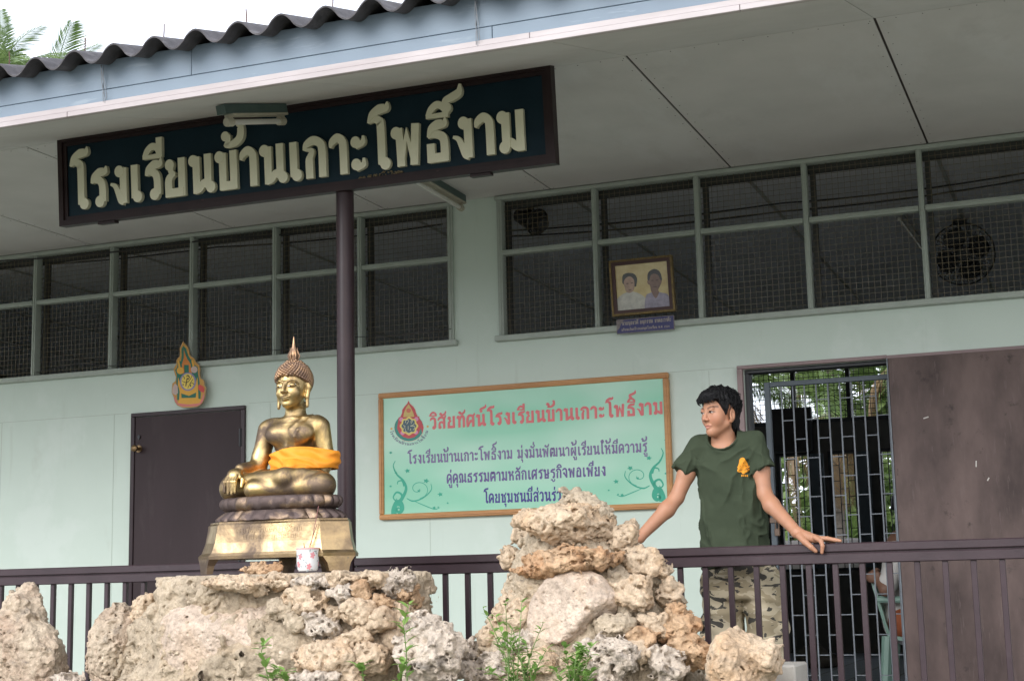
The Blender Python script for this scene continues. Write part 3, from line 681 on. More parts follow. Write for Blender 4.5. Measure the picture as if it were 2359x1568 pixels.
# ------------------------------------------------------------------ the big name board under the ceiling, leaning out at its top
SGX0, SGX1 = -5.325, -2.375; SZ0, SZ1 = 2.038, 2.540; SY0, SY1 = 6.84, 6.80   # front face: y at the bottom / top
def sgn(u, v, out=0):
    k = (v-SZ0)/(SZ1-SZ0); return (u, SY0+(SY1-SY0)*k-out, v-out*.08)
def slab(mb, u0, u1, v0, v1, o0, o1):
    c_ = [(u0, v0), (u1, v0), (u1, v1), (u0, v1)]
    return mb.add([sgn(u, v, o1) for u, v in c_]+[sgn(u, v, o0) for u, v in c_], [(0, 1, 2, 3), (7, 6, 5, 4), (0, 4, 5, 1), (1, 5, 6, 2), (2, 6, 7, 3), (3, 7, 4, 0)])
SG = thing('name_board', (-3.85, 6.84, SZ0), 'long dark name board with raised cream Thai letters hanging from the veranda ceiling', 'sign')
SGB = mat('sign_blackgreen', (.006, .021, .032), (.004, .016, .025), .5, spec=.15, vs=5, spots=[((.05, .05, .04), 40, .72, .5, (1, 1, 1))])
SGF = mat('sign_frame', (.024, .013, .013), (.016, .009, .010), .5, spec=.25, vs=6, bump=.1, bscale=50, spots=[((.11, .06, .05), 25, .68, .6, (.4, 1, 1))])
mb = MB(); slab(mb, SGX0+.03, SGX1-.03, SZ0+.03, SZ1-.03, -.035, 0); mb.build('panel', SGB, SG)
mb = MB()
for (w_, o) in ((.030, .022), (.052, .010)):
    e = .001*(w_ > .04)
    slab(mb, SGX0+e, SGX1-e, SZ0+e, SZ0+w_, -.04+e, o); slab(mb, SGX0+e, SGX1-e, SZ1-w_, SZ1-e, -.04+e, o)
    slab(mb, SGX0+e, SGX0+w_, SZ0+w_, SZ1-w_, -.04+e, o); slab(mb, SGX1-w_, SGX1-e, SZ0+w_, SZ1-w_, -.04+e, o)
mb.build('frame', SGF, SG)
LETC = mat('letter_cream', (.68, .67, .50), (.62, .615, .455), .55, vs=6, spots=[((.25, .2, .12), 60, .76, .6, (1, 1, 1))])
pcs, wd = lay_text('โรงเรียนบ้านเกาะโพธิ์งาม', .225, True)
tx0, tx1 = -5.262, -2.515; sx = (tx1-tx0)/wd; sz = .208
mb = MB(); text_mesh(mb, pcs, lambda u, v, o: sgn(tx0+u*sx, SZ0+.083+v*sz, o), .024, .0005)
mb.build('lettering', LETC, SG)
mb = MB()
for (u, v, wx, hz) in ((-3.38, .058, .05, .012), (-3.30, .062, .09, .02), (-3.44, .056, .03, .01), (-3.23, .06, .04, .012)):
    for k in range(16):
        a, b_ = u+rng.uniform(-wx, wx)/2, SZ0+v+rng.uniform(-hz, hz)/2; r = rng.uniform(.003, .009); P0 = sgn(a, b_, .004)
        mb.lathe([(r*.2, -r*.5), (r, -.1*r), (r*.8, r*.4), (r*.2, r*.6)], P0, 6)
mb.build('wasp_nest', mat('nest_mud', (.20, .15, .08), (.10, .08, .05), .95, vs=60), SG)
for u in (-5.02, -2.78):
    mb = MB(); slab(mb, u-.055, u+.055, SZ0-.014, SZ0-.001, -.03, .012); mb.build('bracket', SGF, SG)
# ------------------------------------------------------------------ fluorescent lamps
LAMPB = mat('lamp_green', (.07, .11, .10), (.05, .085, .08), .5, vs=8)
LAMPW = mat('lamp_cream', (.45, .43, .34), (.36, .34, .27), .5, vs=10, spots=[((.3, .17, .09), 30, .64, .7, (1, 1, 1))])
TUBE = mat('lamp_glass', (.62, .62, .58), rough=.2)
def lamp(p0, p1, label, drop=.0):
    """batten lamp from p0 to p1 (top of its body)"""
    p0, p1 = Vector(p0), Vector(p1); d = (p1-p0).normalized(); up = Vector((0, 0, 1)); sd = d.cross(up).normalized(); up = sd.cross(d).normalized()
    t = thing('fluorescent_lamp', (p0+p1)/2, label, 'lamp', 'fluorescent lamps under the veranda roof')
    def bx(mb, a, b_, s0, s1, u0, u1):
        mb.add([p0+d*k+sd*s+up*u for k in (a, b_) for s in (s0, s1) for u in (u0, u1)], [(0, 1, 3, 2), (4, 6, 7, 5), (0, 4, 5, 1), (2, 3, 7, 6), (0, 2, 6, 4), (1, 5, 7, 3)])
    Ln = (p1-p0).length
    mb = MB(); bx(mb, 0, Ln, -.030, .030, -.046, 0); mb.build('housing', LAMPB, t)
    mb = MB(); bx(mb, .05, Ln-.001, -.028, .032, -.058, -.0465); mb.build('reflector', LAMPW, t)
    mb = MB(); mb.tube([p0+d*.06-up*.086, p1-d*.02-up*.086], .0145, 14); mb.build('tube', TUBE, t, smooth=True)
    for k in (.035, Ln-.04):
        mb = MB(); bx(mb, k-.0, k+.03, -.013, .013, -.086, -.0585); mb.tube([p0+d*(k-.01)-up*.086, p0+d*(k+.032)-up*.086], .022, 14); mb.build('lamp_holder', LAMPW, t)
lamp((-3.905, 6.21, 2.366), (-3.815, 6.66, 2.488), 'short dusty fluorescent lamp fixed in front of the name board')
lamp((-3.80, 8.05, CZ-.001), (-3.81, 9.03, CZ-.001), 'fluorescent lamp on the ceiling, rusty end near the wall between the windows')
# ------------------------------------------------------------------ things hung on the wall
def atZ(px, py, Z):
    d = (px-1179.5)*_r2-(py-784)*_u2+FPX*_f; return d*(Z/d[2])
def flat(mb, poly, y, th=.0006):
    """printed or cut shape: thin plate on the plane y, poly in (x, z)"""
    return mb.prism(poly, y, y+th)
def smooth_poly(pts, n=6):
    P = [np.array(p, float) for p in pts]; k = len(P); out = []
    for i in range(k):
        a, b_, c, d = P[i-1], P[i], P[(i+1) % k], P[(i+2) % k]
        for q in range(n):
            t = q/n; out.append(tuple(.5*(2*b_+(c-a)*t+(2*a-5*b_+4*c-d)*t*t+(-a+3*b_-3*c+d)*t**3)))
    return out
def circ(x, z, r, n=28, rz=None): return [(x+r*math.cos(2*math.pi*k/n), z+(rz or r)*math.sin(2*math.pi*k/n)) for k in range(n)]
def strip(mb, pts, wd, y, th=.0006, curved=1):
    l, r = ribbon(pts, wd if hasattr(wd, '__len__') else (wd, wd), curved); n = len(l)
    return mb.add([(q[0], y, q[1]) for q in l]+[(q[0], y, q[1]) for q in r], [(i, n+i, n+i+1, i+1) for i in range(n-1)])
def plain(name, c, rough=.55): return mat(name, c, rough=rough, var=.08, vs=20)
# --- emblem plaque
YE = 9.085
def ez(x, y): p = at((480+x/7.125)/1.2887, (1000+y/7.125)/1.2887, YE); return (float(p[0]), float(p[2]))
def ezs(*pts): return [ez(*p) for p in pts]
EM = thing('emblem_plaque', (-6.0, YE, 1.29), 'cut-out painted emblem plaque in green, orange and pink above the left door', 'plaque')
OUT = [(445, 88), (490, 150), (545, 200), (575, 290), (590, 370), (625, 415), (680, 440), (715, 520), (790, 590), (808, 680), (800, 780), (825, 880), (880, 900), (905, 960), (900, 1025), (935, 1060), (930, 1160), (905, 1290), (860, 1400), (760, 1475), (600, 1495), (430, 1490), (330, 1450), (275, 1370), (250, 1260), (210, 1180), (215, 1080), (225, 980), (290, 930), (300, 850), (270, 760), (250, 680), (275, 620), (310, 570), (310, 490), (340, 440), (380, 410), (385, 330), (380, 240), (420, 160)]
def inset(pts, k, c=(560, 900)): return [(c[0]+(x-c[0])*k, c[1]+(y-c[1])*(k+.02)) for x, y in pts]
mb = MB(); flat(mb, ezs(*OUT), YE, .012); mb.build('backing', mat('emblem_edge', (.42, .30, .16), (.34, .24, .13), .5, vs=20), EM)
mb = MB(); flat(mb, ezs(*inset(OUT, .965)), YE-.0008); mb.build('border', plain('emblem_gold', (.52, .27, .05)), EM)
mb = MB(); flat(mb, ezs((460, 185), (520, 250), (560, 380), (610, 470), (670, 480), (690, 580), (765, 640), (770, 780), (800, 930), (830, 1200), (820, 1330), (330, 1330), (330, 1200), (310, 950), (320, 800), (285, 700), (330, 640), (345, 500), (410, 510), (425, 400), (420, 250)), YE-.0014); mb.build('green_field', plain('emblem_green', (.01, .14, .09)), EM)
mb = MB()
flat(mb, ezs((470, 260), (495, 350), (545, 470), (600, 545), (590, 590), (430, 590), (445, 530), (470, 440)), YE-.0020)
flat(mb, ezs((430, 560), (475, 560), (480, 760), (440, 780)), YE-.0021); flat(mb, ezs((575, 560), (610, 560), (640, 770), (580, 760)), YE-.0021)
mb.build('spire', plain('emblem_orange', (.60, .20, .03)), EM)
mb = MB()
flat(mb, [ez(x, y) for x, y in circ(395, 710, 74)], YE-.0022); flat(mb, ezs((340, 500), (372, 490), (400, 640), (360, 650)), YE-.0021); flat(mb, ezs((630, 490), (668, 480), (700, 640), (655, 640)), YE-.0021)
flat(mb, ezs((350, 850), (420, 1060), (560, 1140), (700, 1060), (760, 850), (770, 1000), (780, 1330), (720, 1330), (735, 1170), (580, 1245), (415, 1190), (430, 1350), (370, 1360), (385, 1150), (345, 1000)), YE-.0023)
flat(mb, ezs((420, 1290), (730, 1280), (840, 1320), (850, 1390), (700, 1420), (400, 1420), (330, 1390)), YE-.0024)
mb.build('gold_stand', plain('emblem_yellow', (.68, .36, .04)), EM)
mb = MB(); flat(mb, ezs((265, 1230), (300, 1300), (350, 1400), (560, 1425), (800, 1400), (860, 1300), (890, 1180), (905, 1270), (850, 1400), (750, 1460), (430, 1470), (330, 1420), (275, 1330)), YE-.0026); mb.build('pink_base', plain('emblem_pink', (.62, .18, .16)), EM)
mb = MB(); flat(mb, [ez(x, y) for x, y in circ(690, 690, 70)], YE-.0022); flat(mb, ezs((280, 980), (340, 1030), (350, 1180), (300, 1230), (225, 1190), (235, 1070)), YE-.0022); mb.build('pale_parasol', plain('emblem_pale', (.50, .38, .34)), EM)
mb = MB(); flat(mb, smooth_poly(ezs((790, 1010), (860, 1030), (905, 1090), (890, 1170), (830, 1150), (780, 1100))), YE-.0025); mb.build('red_figure', plain('emblem_red', (.55, .06, .05)), EM)
mb = MB(); flat(mb, [ez(x, y) for x, y in circ(560, 945, 172, rz=195)], YE-.0028); mb.build('ring', plain('emblem_lilac', (.24, .22, .36)), EM)
mb = MB(); flat(mb, [ez(x, y) for x, y in circ(560, 942, 137, rz=165)], YE-.0033); mb.build('disc', plain('emblem_disc', (.72, .55, .10)), EM)
mb = MB()
for pts, ww in (([(525, 840), (560, 815), (590, 850), (570, 890), (545, 880), (530, 960), (515, 1040)], (.004, .009, .008, .006, .008, .007, .009)), ([(430, 925), (500, 960), (560, 950), (620, 880), (645, 810)], (.002, .005, .005, .005, .003)), ([(460, 830), (490, 860), (480, 890)], (.005, .004, .008)), ([(600, 1000), (630, 950), (670, 890)], (.008, .005, .004)), ([(560, 1090), (575, 1040), (610, 1015), (620, 1050)], (.004, .004, .006, .009)), ([(440, 1010), (465, 1000), (460, 1020)], (.004, .005, .006)), ([(630, 980), (660, 970), (680, 995), (690, 985)], (.003, .004, .005, .004))):
    strip(mb, ezs(*pts), ww, YE-.0037)
mb.build('monogram', plain('emblem_black', (.03, .02, .01)), EM)
# --- printed vision board in a golden wooden frame
BX0, BX1, BZ0, BZ1, YBD = -4.483, -2.472, .444, 1.288, YW-.034
BD = thing('vision_board', (-3.48, YW-.02, BZ0), 'mint green printed board with red and purple Thai text in a golden wooden frame', 'sign')
m, t, b, N, L = nodes('board_print'); v = coords(N, L, (.9, 1, 2.2)); n = noisen(N, L, v, 1.1, 2, .4)
r = ramp_node(N, [(.38, (.22, .55, .38)), (.62, (.42, .66, .53))]); L(n.outputs['Fac'], r.inputs[0]); L(r.outputs[0], b.inputs['Base Color']); b.inputs['Roughness'].default_value = .38
mb = MB(); mb.box(BX0+.03, BX1-.03, YBD+.006, YW-.001, BZ0+.03, BZ1-.03); mb.build('panel', m, BD)
mb = MB(); fw = .036
for (a, c, d_, e) in ((BX0, BX1, BZ0, BZ0+fw), (BX0, BX1, BZ1-fw, BZ1), (BX0, BX0+fw, BZ0+fw+.0005, BZ1-fw-.0005), (BX1-fw, BX1, BZ0+fw+.0005, BZ1-fw-.0005)):
    mb.bbox(a, c, YBD-.006, YW-.0005, d_, e, .006)
    if c-a > 1: mb.bbox(a+.012, c-.012, YBD-.012, YBD, d_+.013, e-.013, .002)
    else: mb.bbox(a+.013, c-.013, YBD-.012, YBD, d_, e, .002)
mb.build('frame', WOODF, BD)
YT = YBD+.0055
def bz(x, y): p = at((1100+x/2.5096)/1.2887, (1080+y/2.5096)/1.2887, YT); return (float(p[0]), float(p[2]))
def bline(s, p0, p1, xh, sw, name, m_, parent=BD, conv=bz, lift=.001, yb=YT, full=None):
    pc, wd_ = lay_text(full or s, sw); a, c = conv(*p0), conv(*p1); L_ = c[0]-a[0]
    w0 = lay_text(s, sw)[1]; k = L_/w0
    mb = MB(); text_mesh(mb, pc, lambda u, v, o: (a[0]+u*k, yb-o, a[1]+(c[1]-a[1])*(u/w0)+v*xh), lift, .00016, 12)
    return mb.build(name, m_, parent)
bline('วิสัยทัศน์โรงเรียนบ้านเกาะโพธิ์งาม', (440, 488), (2185, 372), .079, .205, 'title_lettering', plain('print_red', (.66, .16, .17)))
bline('โรงเรียนบ้านเกาะโพธิ์งาม มุ่งมั่นพัฒนาผู้เรียนให้มีความรู้', (270, 745), (2065, 655), .058, .19, 'lettering', plain('print_purple', (.19, .14, .30)))
bline('คู่คุณธรรมตามหลักเศรษฐกิจพอเพียง', (565, 890), (1755, 832), .061, .19, 'lettering', plain('print_violet', (.13, .09, .27)))
bline('โดยชุมชนมีส่วน', (838, 1037), (1345, 1020), .061, .19, 'lettering', plain('print_indigo', (.055, .045, .24)), full='โดยชุมชนมีส่วนร่วม')
GRN = plain('print_teal', (.03, .36, .24)); GRL = plain('print_light_teal', (.14, .47, .34))
def vine(mir, ox, oy, name):
    X = (lambda x: ox+x) if not mir else (lambda x: ox-x)
    mb = MB()
    def st(pts, ww): strip(mb, [bz(X(x), oy+y) for x, y in pts], [q*.00122 for q in ww], YT-.0004-.0001*rng.random())
    st([(0, 60), (0, 20), (20, -30), (50, -20), (60, 20), (40, 45), (22, 30), (30, 10), (44, 18)], (34, 30, 24, 30, 26, 18, 12, 8, 5))
    st([(20, -10), (60, -60), (90, -130), (70, -190), (20, -240), (-5, -300), (10, -340)], (24, 20, 16, 12, 9, 6, 3))
    st([(60, -50), (55, -90), (20, -105), (-5, -70), (10, -45), (22, -60)], (14, 12, 10, 8, 6, 4))
    st([(75, -150), (60, -190), (30, -185), (25, -165)], (9, 8, 6, 5)); st([(95, -60), (140, -40), (200, -55), (250, -90), (280, -130), (275, -170)], (4, 8, 7, 6, 5, 3))
    st([(150, -40), (220, -10), (300, 20), (340, 10)], (3, 5, 5, 3))
    sp = [(180+(10+k*5.2)*math.cos(k*.55), -130+(8+k*4.6)*math.sin(k*.55)) for k in range(15)]; st(sp, (3, 4, 3))
    mb2 = MB()
    for (x, y, s) in ((100, -265, 22), (15, -250, 12), (240, -190, 24), (345, -90, 22), (185, -115, 14), (400, -25, 10), (-25, -150, 12), (-25, -400, 14), (300, 10, 16), (60, -200, 10), (330, 5, 9)):
        a = rng.uniform(0, 6); pts = []
        for k in range(10):
            r_ = s*(1.0 if k % 2 == 0 else .5); pts.append(bz(X(x+r_*math.cos(a+k*.628)), oy+y+r_*.8*math.sin(a+k*.628)))
        flat(mb2, pts, YT-.0012, .0003)
    o = mb.build(name, GRN, BD); mb2.build('printed_leaves', GRN, BD); return o
vine(False, 175, 1060, 'printed_vine'); vine(True, 2175, 965, 'printed_vine')
# the school's seal on the board
def sz_(x, y): p = at((1140+x/8.7125)/1.2887, (1170+y/8.7125)/1.2887, YT); return (float(p[0]), float(p[2]))
def szs(*pts): return [sz_(*p) for p in pts]
mb = MB(); drop = [(635, 165), (670, 240), (760, 320), (805, 390), (830, 480), (880, 590), (905, 560), (925, 650), (975, 700), (1028, 860), (990, 1020), (900, 1130), (780, 1190), (640, 1215), (500, 1190), (380, 1110), (290, 980), (262, 860), (300, 740), (370, 680), (385, 590), (420, 600), (470, 480), (475, 400), (540, 310), (605, 240)]
flat(mb, [sz_(x, y) for x, y in [(645+(a-645)*1.03, 760+(c-760)*1.03) for a, c in drop]], YT-.0005, .0003); sl = mb.build('seal', plain('seal_pale', (.58, .56, .42)), BD)
def sealpart(name, c, polys, y):
    mb = MB()
    for i, p in enumerate(polys): flat(mb, p, y-.00008*i, .0002)
    return mb.build(name, plain('seal_'+name, c), sl)
sealpart('green_crescent', (.04, .24, .20), [[sz_(x, y) for x, y in circ(645, 860, 375, rz=350)]], YT-.0009)
sealpart('red_flame', (.50, .07, .08), [szs(*drop[:11], (960, 860), (900, 1010), (780, 1110), (640, 1140), (500, 1100), (400, 1010), (340, 880), *drop[19:])], YT-.0013)
sealpart('gold_trim', (.55, .42, .14), [szs((640, 250), (700, 350), (760, 480), (790, 580), (500, 590), (520, 480), (570, 350))], YT-.0017)
sealpart('pink_cluster', (.62, .25, .42), [[sz_(x, y) for x, y in circ(*q, 55, 12)] for q in ((450, 650), (840, 640), (480, 1000), (830, 980))], YT-.0017)
sealpart('spire_core', (.55, .16, .10), [[sz_(x, y) for x, y in circ(640, 420, 60)]], YT-.0021)
sealpart('gold_ring', (.70, .58, .16), [[sz_(650+(225+16*math.cos(8*a))*math.cos(a), 820+(225+16*math.cos(8*a))*math.sin(a)) for a in np.linspace(0, 2*math.pi, 64, endpoint=False)]], YT-.0023)
sealpart('dark_centre', (.06, .11, .14), [[sz_(650+(180+14*math.cos(8*a))*math.cos(a), 820+(180+14*math.cos(8*a))*math.sin(a)) for a in np.linspace(0, 2*math.pi, 64, endpoint=False)]], YT-.0027)
mb = MB()
for pts in ([(570, 740), (560, 690), (610, 660), (640, 690), (600, 760), (590, 770)], [(690, 720), (730, 660), (740, 700), (700, 760)], [(500, 800), (550, 830), (520, 880), (510, 920)], [(790, 750), (760, 790), (690, 820), (800, 830), (780, 900), (750, 920)], [(630, 820), (630, 920)], [(560, 880), (560, 950), (600, 960)], [(690, 880), (700, 920), (670, 930)], [(720, 960), (660, 1000), (600, 985)]):
    strip(mb, szs(*pts), .0034, YT-.0031)
mb.build('monogram', plain('seal_cream', (.60, .58, .40)), sl)
# the school's name on a bow under the seal
pc, wd_ = lay_text('โรงเรียนบ้านเกาะโพธิ์งาม', .17)
mb = MB(); Rb = 500
def bow(u, v, o):
    a = math.pi*(.965-.93*u/wd_); rr = Rb-v*62
    x, z = sz_(650+rr*1.0*math.cos(a), 885+rr*.86*math.sin(a)); return (x, YT-o-.0004, z)
text_mesh(mb, pc, lambda u, v, o: bow(u, v, o), .0004, .00012, 8); mb.build('bow_lettering', plain('seal_ink', (.16, .15, .24)), BD)
mb = MB()
for (x, y) in ((195, 890), (1130, 830)): flat(mb, [sz_(a, c) for a, c in circ(x, y, 30, 12)], YT-.0006, .0003)
mb.build('gold_dot', plain('seal_dot', (.65, .42, .12)), BD)
# --- framed photograph hung before the right window band, leaning out at its top
YF0, YF1 = YW-.07, YW-.11
FX0, FX1, FZ0, FZ1 = -2.806, -2.395, 1.662, 2.012
FR = thing('framed_photograph', (-2.6, YW-.08, FZ0), 'framed colour photograph of two people with dark gilt frame, hung over the window mesh', 'picture frame')
def fp(u, v, out=0): return (FX0+u*(FX1-FX0), YF0+(YF1-YF0)*v-out, FZ0+v*(FZ1-FZ0))
def fpoly(mb, pts, out, th=.0008):
    n_ = len(pts); mb.add([fp(u, v, out) for u, v in pts]+[fp(u, v, out-th) for u, v in pts], [tuple(range(n_)), tuple(range(n_, 2*n_))[::-1]]+[(i, i+n_, (i+1) % n_+n_, (i+1) % n_) for i in range(n_)])
def frect(mb, a, b_, c, d_, out, th): fpoly(mb, [(a, c), (b_, c), (b_, d_), (a, d_)], out, th)
mb = MB()
for (a, b_, c, d_) in ((0, 1, 0, .035), (0, 1, .965, 1), (0, .03, .0351, .9649), (.97, 1, .0351, .9649)): frect(mb, a, b_, c, d_, .018, .04)
for k in range(34):
    for vv in (.018, .982):
        u = .015+.97*k/33; mb.lathe([(.0015, -.003), (.0035, 0), (.0015, .003)], fp(u, vv, .018), 6)
mb.build('frame', mat('gilt_frame', (.20, .14, .045), (.10, .07, .025), .45, metal=.4, vs=60), FR)
mb = MB()
for (a, b_, c, d_) in ((.0301, .9699, .0352, .095), (.0301, .9699, .905, .9648), (.0301, .085, .0951, .9049), (.915, .9699, .0951, .9049)): frect(mb, a, b_, c, d_, .012, .03)
mb.build('mount', mat('mount_maroon', (.05, .018, .016), rough=.5), FR)
mb = MB(); frect(mb, .04, .96, .05, .95, .001, .012)
m, t, b, N, L = nodes('photo_paper'); v = coords(N, L); n = noisen(N, L, v, 9, 6, .7); r = ramp_node(N, [(.3, (.40, .30, .11)), (.7, (.56, .48, .24))]); L(n.outputs['Fac'], r.inputs[0]); L(r.outputs[0], b.inputs['Base Color']); b.inputs['Roughness'].default_value = .15
ph = mb.build('photo', m, FR)
def pp(x, y):       # the zoomed photograph's pixels -> u, v inside the frame
    return ((x-110-(y-200)*.035)/1100, 1-(y-215+(x-110)*.095)/935)
def ppoly(name, c, polys, out):
    mb = MB()
    for i, q in enumerate(polys): fpoly(mb, [pp(*p) for p in q], out+.00012*i, .0003)
    return mb.build(name, mat('photo_'+name, c, tuple(q*.6 for q in c), .2, vs=28, edges=(.3, .7)), ph)
ppoly('white_shirt', (.52, .52, .46), [smooth_poly([(215, 1055), (215, 880), (290, 790), (400, 735), (520, 725), (640, 765), (730, 850), (760, 1030), (500, 1045)])], .0016)
ppoly('lilac_shirt', (.30, .28, .36), [smooth_poly([(720, 1030), (730, 800), (800, 745), (900, 720), (1000, 735), (1120, 780), (1140, 1000), (930, 1020)])], .0020)
ppoly('dark_hair', (.035, .04, .03), [smooth_poly([(330, 520), (350, 440), (440, 408), (540, 425), (588, 500), (575, 600), (545, 640), (350, 600)])], .0024)
ppoly('grey_hair', (.035, .035, .033), [smooth_poly([(770, 500), (790, 400), (890, 342), (980, 380), (1015, 470), (1000, 540), (800, 540)])], .0024)
ppoly('fair_face', (.40, .27, .19), [smooth_poly([(355, 560), (400, 490), (470, 470), (530, 520), (540, 620), (520, 700), (450, 745), (390, 720), (365, 640)])], .0029)
ppoly('dark_face', (.20, .12, .085), [smooth_poly([(765, 540), (800, 530), (830, 450), (890, 420), (960, 450), (990, 520), (1015, 540), (1000, 590), (975, 640), (950, 690), (960, 740), (900, 830), (830, 720), (810, 620), (775, 590)])], .0033)
ppoly('feature', (.09, .05, .04), [smooth_poly([(395, 588), (425, 580), (440, 592), (410, 596)]), smooth_poly([(475, 580), (505, 570), (520, 582), (485, 588)]), smooth_poly([(430, 690), (465, 684), (490, 690), (460, 698)]), smooth_poly([(835, 530), (870, 525), (875, 540), (840, 542)]), smooth_poly([(915, 525), (955, 518), (958, 535), (920, 538)]), smooth_poly([(860, 640), (900, 632), (935, 638), (900, 650)])], .0037)
# --- blue name plate under it
PL = thing('name_plate', (-2.6, YW-.05, 1.54), 'small chipped dark blue plate with pale lettering under the framed photograph', 'plaque')
NX0, NX1, NZ0, NZ1 = -2.790, -2.414, 1.552, 1.642; YN = YW-.052
mb = MB(); mb.bbox(NX0, NX1, YN, YN+.006, NZ0, NZ1, .001); mb.build('plate', plain('plate_blue', (.045, .05, .16)), PL)
mb = MB()
for (a, b_, c, d_) in ((NX0, NX1, NZ0, NZ0+.003), (NX0, NX1, NZ1-.003, NZ1), (NX0, NX0+.003, NZ0, NZ1), (NX1-.003, NX1, NZ0, NZ1)): mb.box(a-.0005, b_+.0005, YN-.0012, YN+.0065, c-.0004, d_+.0004)
flat(mb, [(NX0+.003, NZ1-.004), (NX0+.05, NZ1-.004), (NX0+.028, NZ1-.03), (NX0+.018, NZ1-.055), (NX0+.003, NZ0+.02)], YN-.0011, .0012); mb.build('chipped_edge', mat('plate_chip', (.26, .23, .22), (.14, .12, .13), vs=60), PL)
PWH = plain('plate_cream', (.40, .36, .30))
bline('นายบุญชวดี อนุกรรณ ขาดอะวาติะ', (NX0+.035, NZ0+.053), (NX1-.02, NZ0+.053), .021, .2, 'lettering', PWH, PL, lambda a, b_: (a, b_), .0008, YN)
bline('บริจาคเงินสร้างหอสมุดโรงเรียน พ.ศ. 2520', (NX0+.03, NZ0+.016), (NX1-.03, NZ0+.016), .013, .19, 'lettering', PWH, PL, lambda a, b_: (a, b_), .0008, YN)
# ------------------------------------------------------------------ folding security grille in the right doorway
GT = thing('folding_grille', (-1.6, 9.24, FZ), 'grey steel folding security grille with staggered rungs in the right doorway', 'gate')
YG = 9.245; z4 = lambda x, y: ((2160+x/1.599)/1.2887, (1040+y/1.599)/1.2887)
gx0 = ax(*z4(202, 450), YG); gt = 1.195
mb = MB(); mb.bbox(gx0-.017, gx0+.017, YG-.02, YG+.02, FZ+.01, gt, .002); mb.bbox(gx0+.0175, .3, YG-.018, YG+.018, gt-.03, gt, .002)
mb.bbox(gx0+.0175, .3, YG-.012, YG+.012, FZ+.012, FZ+.03, .002); mb.build('grille_frame', mat('grille_blue', (.075, .10, .12), (.055, .075, .09), .5, vs=10), GT)
bx0 = ax(*z4(265, 400), YG); r = .0042
for k in range(19):
    mb = MB(); x = bx0+.0712*k; mb.box(x-r, x+r, YG-r, YG+r, FZ+.03, gt-.03)
    for q in range(9):
        z = -.688+.2345*q+(k % 2)*.117
        if z < gt-.05: mb.box(x+r, x+.0712-r, YG-.003, YG+.003, z-.003, z+.003)
    mb.build('grille_bar', STEEL, GT)
mb = MB(); lx = ax(*z4(240, 830), YG); mb.bbox(gx0-.02, lx+.05, YG-.03, YG-.02, .335, .365, .002); mb.bbox(lx-.016, lx+.016, YG-.045, YG-.022, .255, .30, .004)
mb.tube([(lx-.01, YG-.033, .30), (lx-.01, YG-.033, .33), (lx, YG-.033, .342), (lx+.01, YG-.033, .33), (lx+.01, YG-.033, .30)], .004, 6); mb.build('padlock', mat('padlock_brown', (.14, .09, .06), rough=.5), GT)
# ------------------------------------------------------------------ inside the classroom
def fan(loc, r, rz, tilt, label):
    t = thing('fan', loc, label, 'fan', 'black fans under the classroom ceiling')
    M_ = Matrix.Rotation(R_(rz), 4, 'Z')@Matrix.Rotation(R_(tilt), 4, 'X'); L0 = Vector(loc)
    W = lambda x, y, z: tuple(L0+M_@Vector((x, y, z)))
    mb = MB()
    for k in range(8):
        rr = r*(k+2)/9; y = -.07*(1-(rr/r)**2)-.0
        mb.tube([W(rr*math.cos(a), y, rr*math.sin(a)) for a in np.linspace(0, 2*math.pi, 33)], .0024, 4, False)
    for k in range(44):
        a = 2*math.pi*k/44; mb.tube([W(r*.2*math.cos(a), -.067, r*.2*math.sin(a)), W(r*.7*math.cos(a), -.036, r*.7*math.sin(a)), W(r*math.cos(a), 0, r*math.sin(a)), W(r*.85*math.cos(a), .05, r*.85*math.sin(a)), W(.05*math.cos(a), .06, .05*math.sin(a))], .002, 4, False)
    mb.tube([W(r*math.cos(a), 0, r*math.sin(a)) for a in np.linspace(0, 2*math.pi, 41)], .007, 6, False)
    mb.build('cage', BLACKP, t)
    mb = MB()
    for k in range(4):
        a = k*math.pi/2+.4; pts = []
        for q in range(7):
            rr = r*(.2+.68*q/6); wv = .7*math.sin(math.pi*(q+.8)/7.6)
            pts.append((W(rr*math.cos(a-wv), -.02, rr*math.sin(a-wv)), W(rr*math.cos(a+wv), .02, rr*math.sin(a+wv))))
        mb.add([p for q in pts for p in q], [(2*i, 2*i+1, 2*i+3, 2*i+2) for i in range(6)])
    mb.build('blades', mat('fan_blade', (.02, .025, .03), rough=.35), t)
    mb = MB(); mb.tube([W(0, -.05, 0), W(0, .02, 0), W(0, .12, 0), W(0, .2, 0)], [.05, .06, .065, .05], 16); mb.build('motor', BLACKP, t, smooth=True)
    mb = MB(); mb.tube([W(0, -.072, 0), W(0, -.06, 0)], .045, 16); mb.build('badge', mat('fan_badge', (.06, .065, .07), rough=.6), t)
    mb = MB(); p = W(0, .12, 0); mb.tube([p, (p[0], p[1], CZ+.029)], .012, 8); mb.lathe([(.05, -.03), (.06, 0)], (p[0], p[1], CZ+.028), 12); mb.build('stem', BLACKP, t)
p = at(2218, 585, 11.3); fan(tuple(p), .225, 8, 10, 'big round black fan hanging inside near the right end of the right window band')
p = at(1238, 512, 9.6); fan(tuple(p), .09, 65, 25, 'black fan inside seen edge-on behind the pillar end of the right window band')
CABM = plain('cable_black', (.012, .012, .012))
def cable(pts, label, r=.006):
    mb = MB(); P = []
    for a, c in zip(pts[:-1], pts[1:]):
        for k in range(8): t_ = k/8; P.append(tuple(np.array(a)*(1-t_)+np.array(c)*t_-np.array([0, 0, .05*4*t_*(1-t_)*.5])))
    mb.tube(P+[pts[-1]], r, 6); tag(mb.build('cable', CABM, loc=tuple(pts[0])), label, 'cable', 'slack cables under the classroom ceiling')
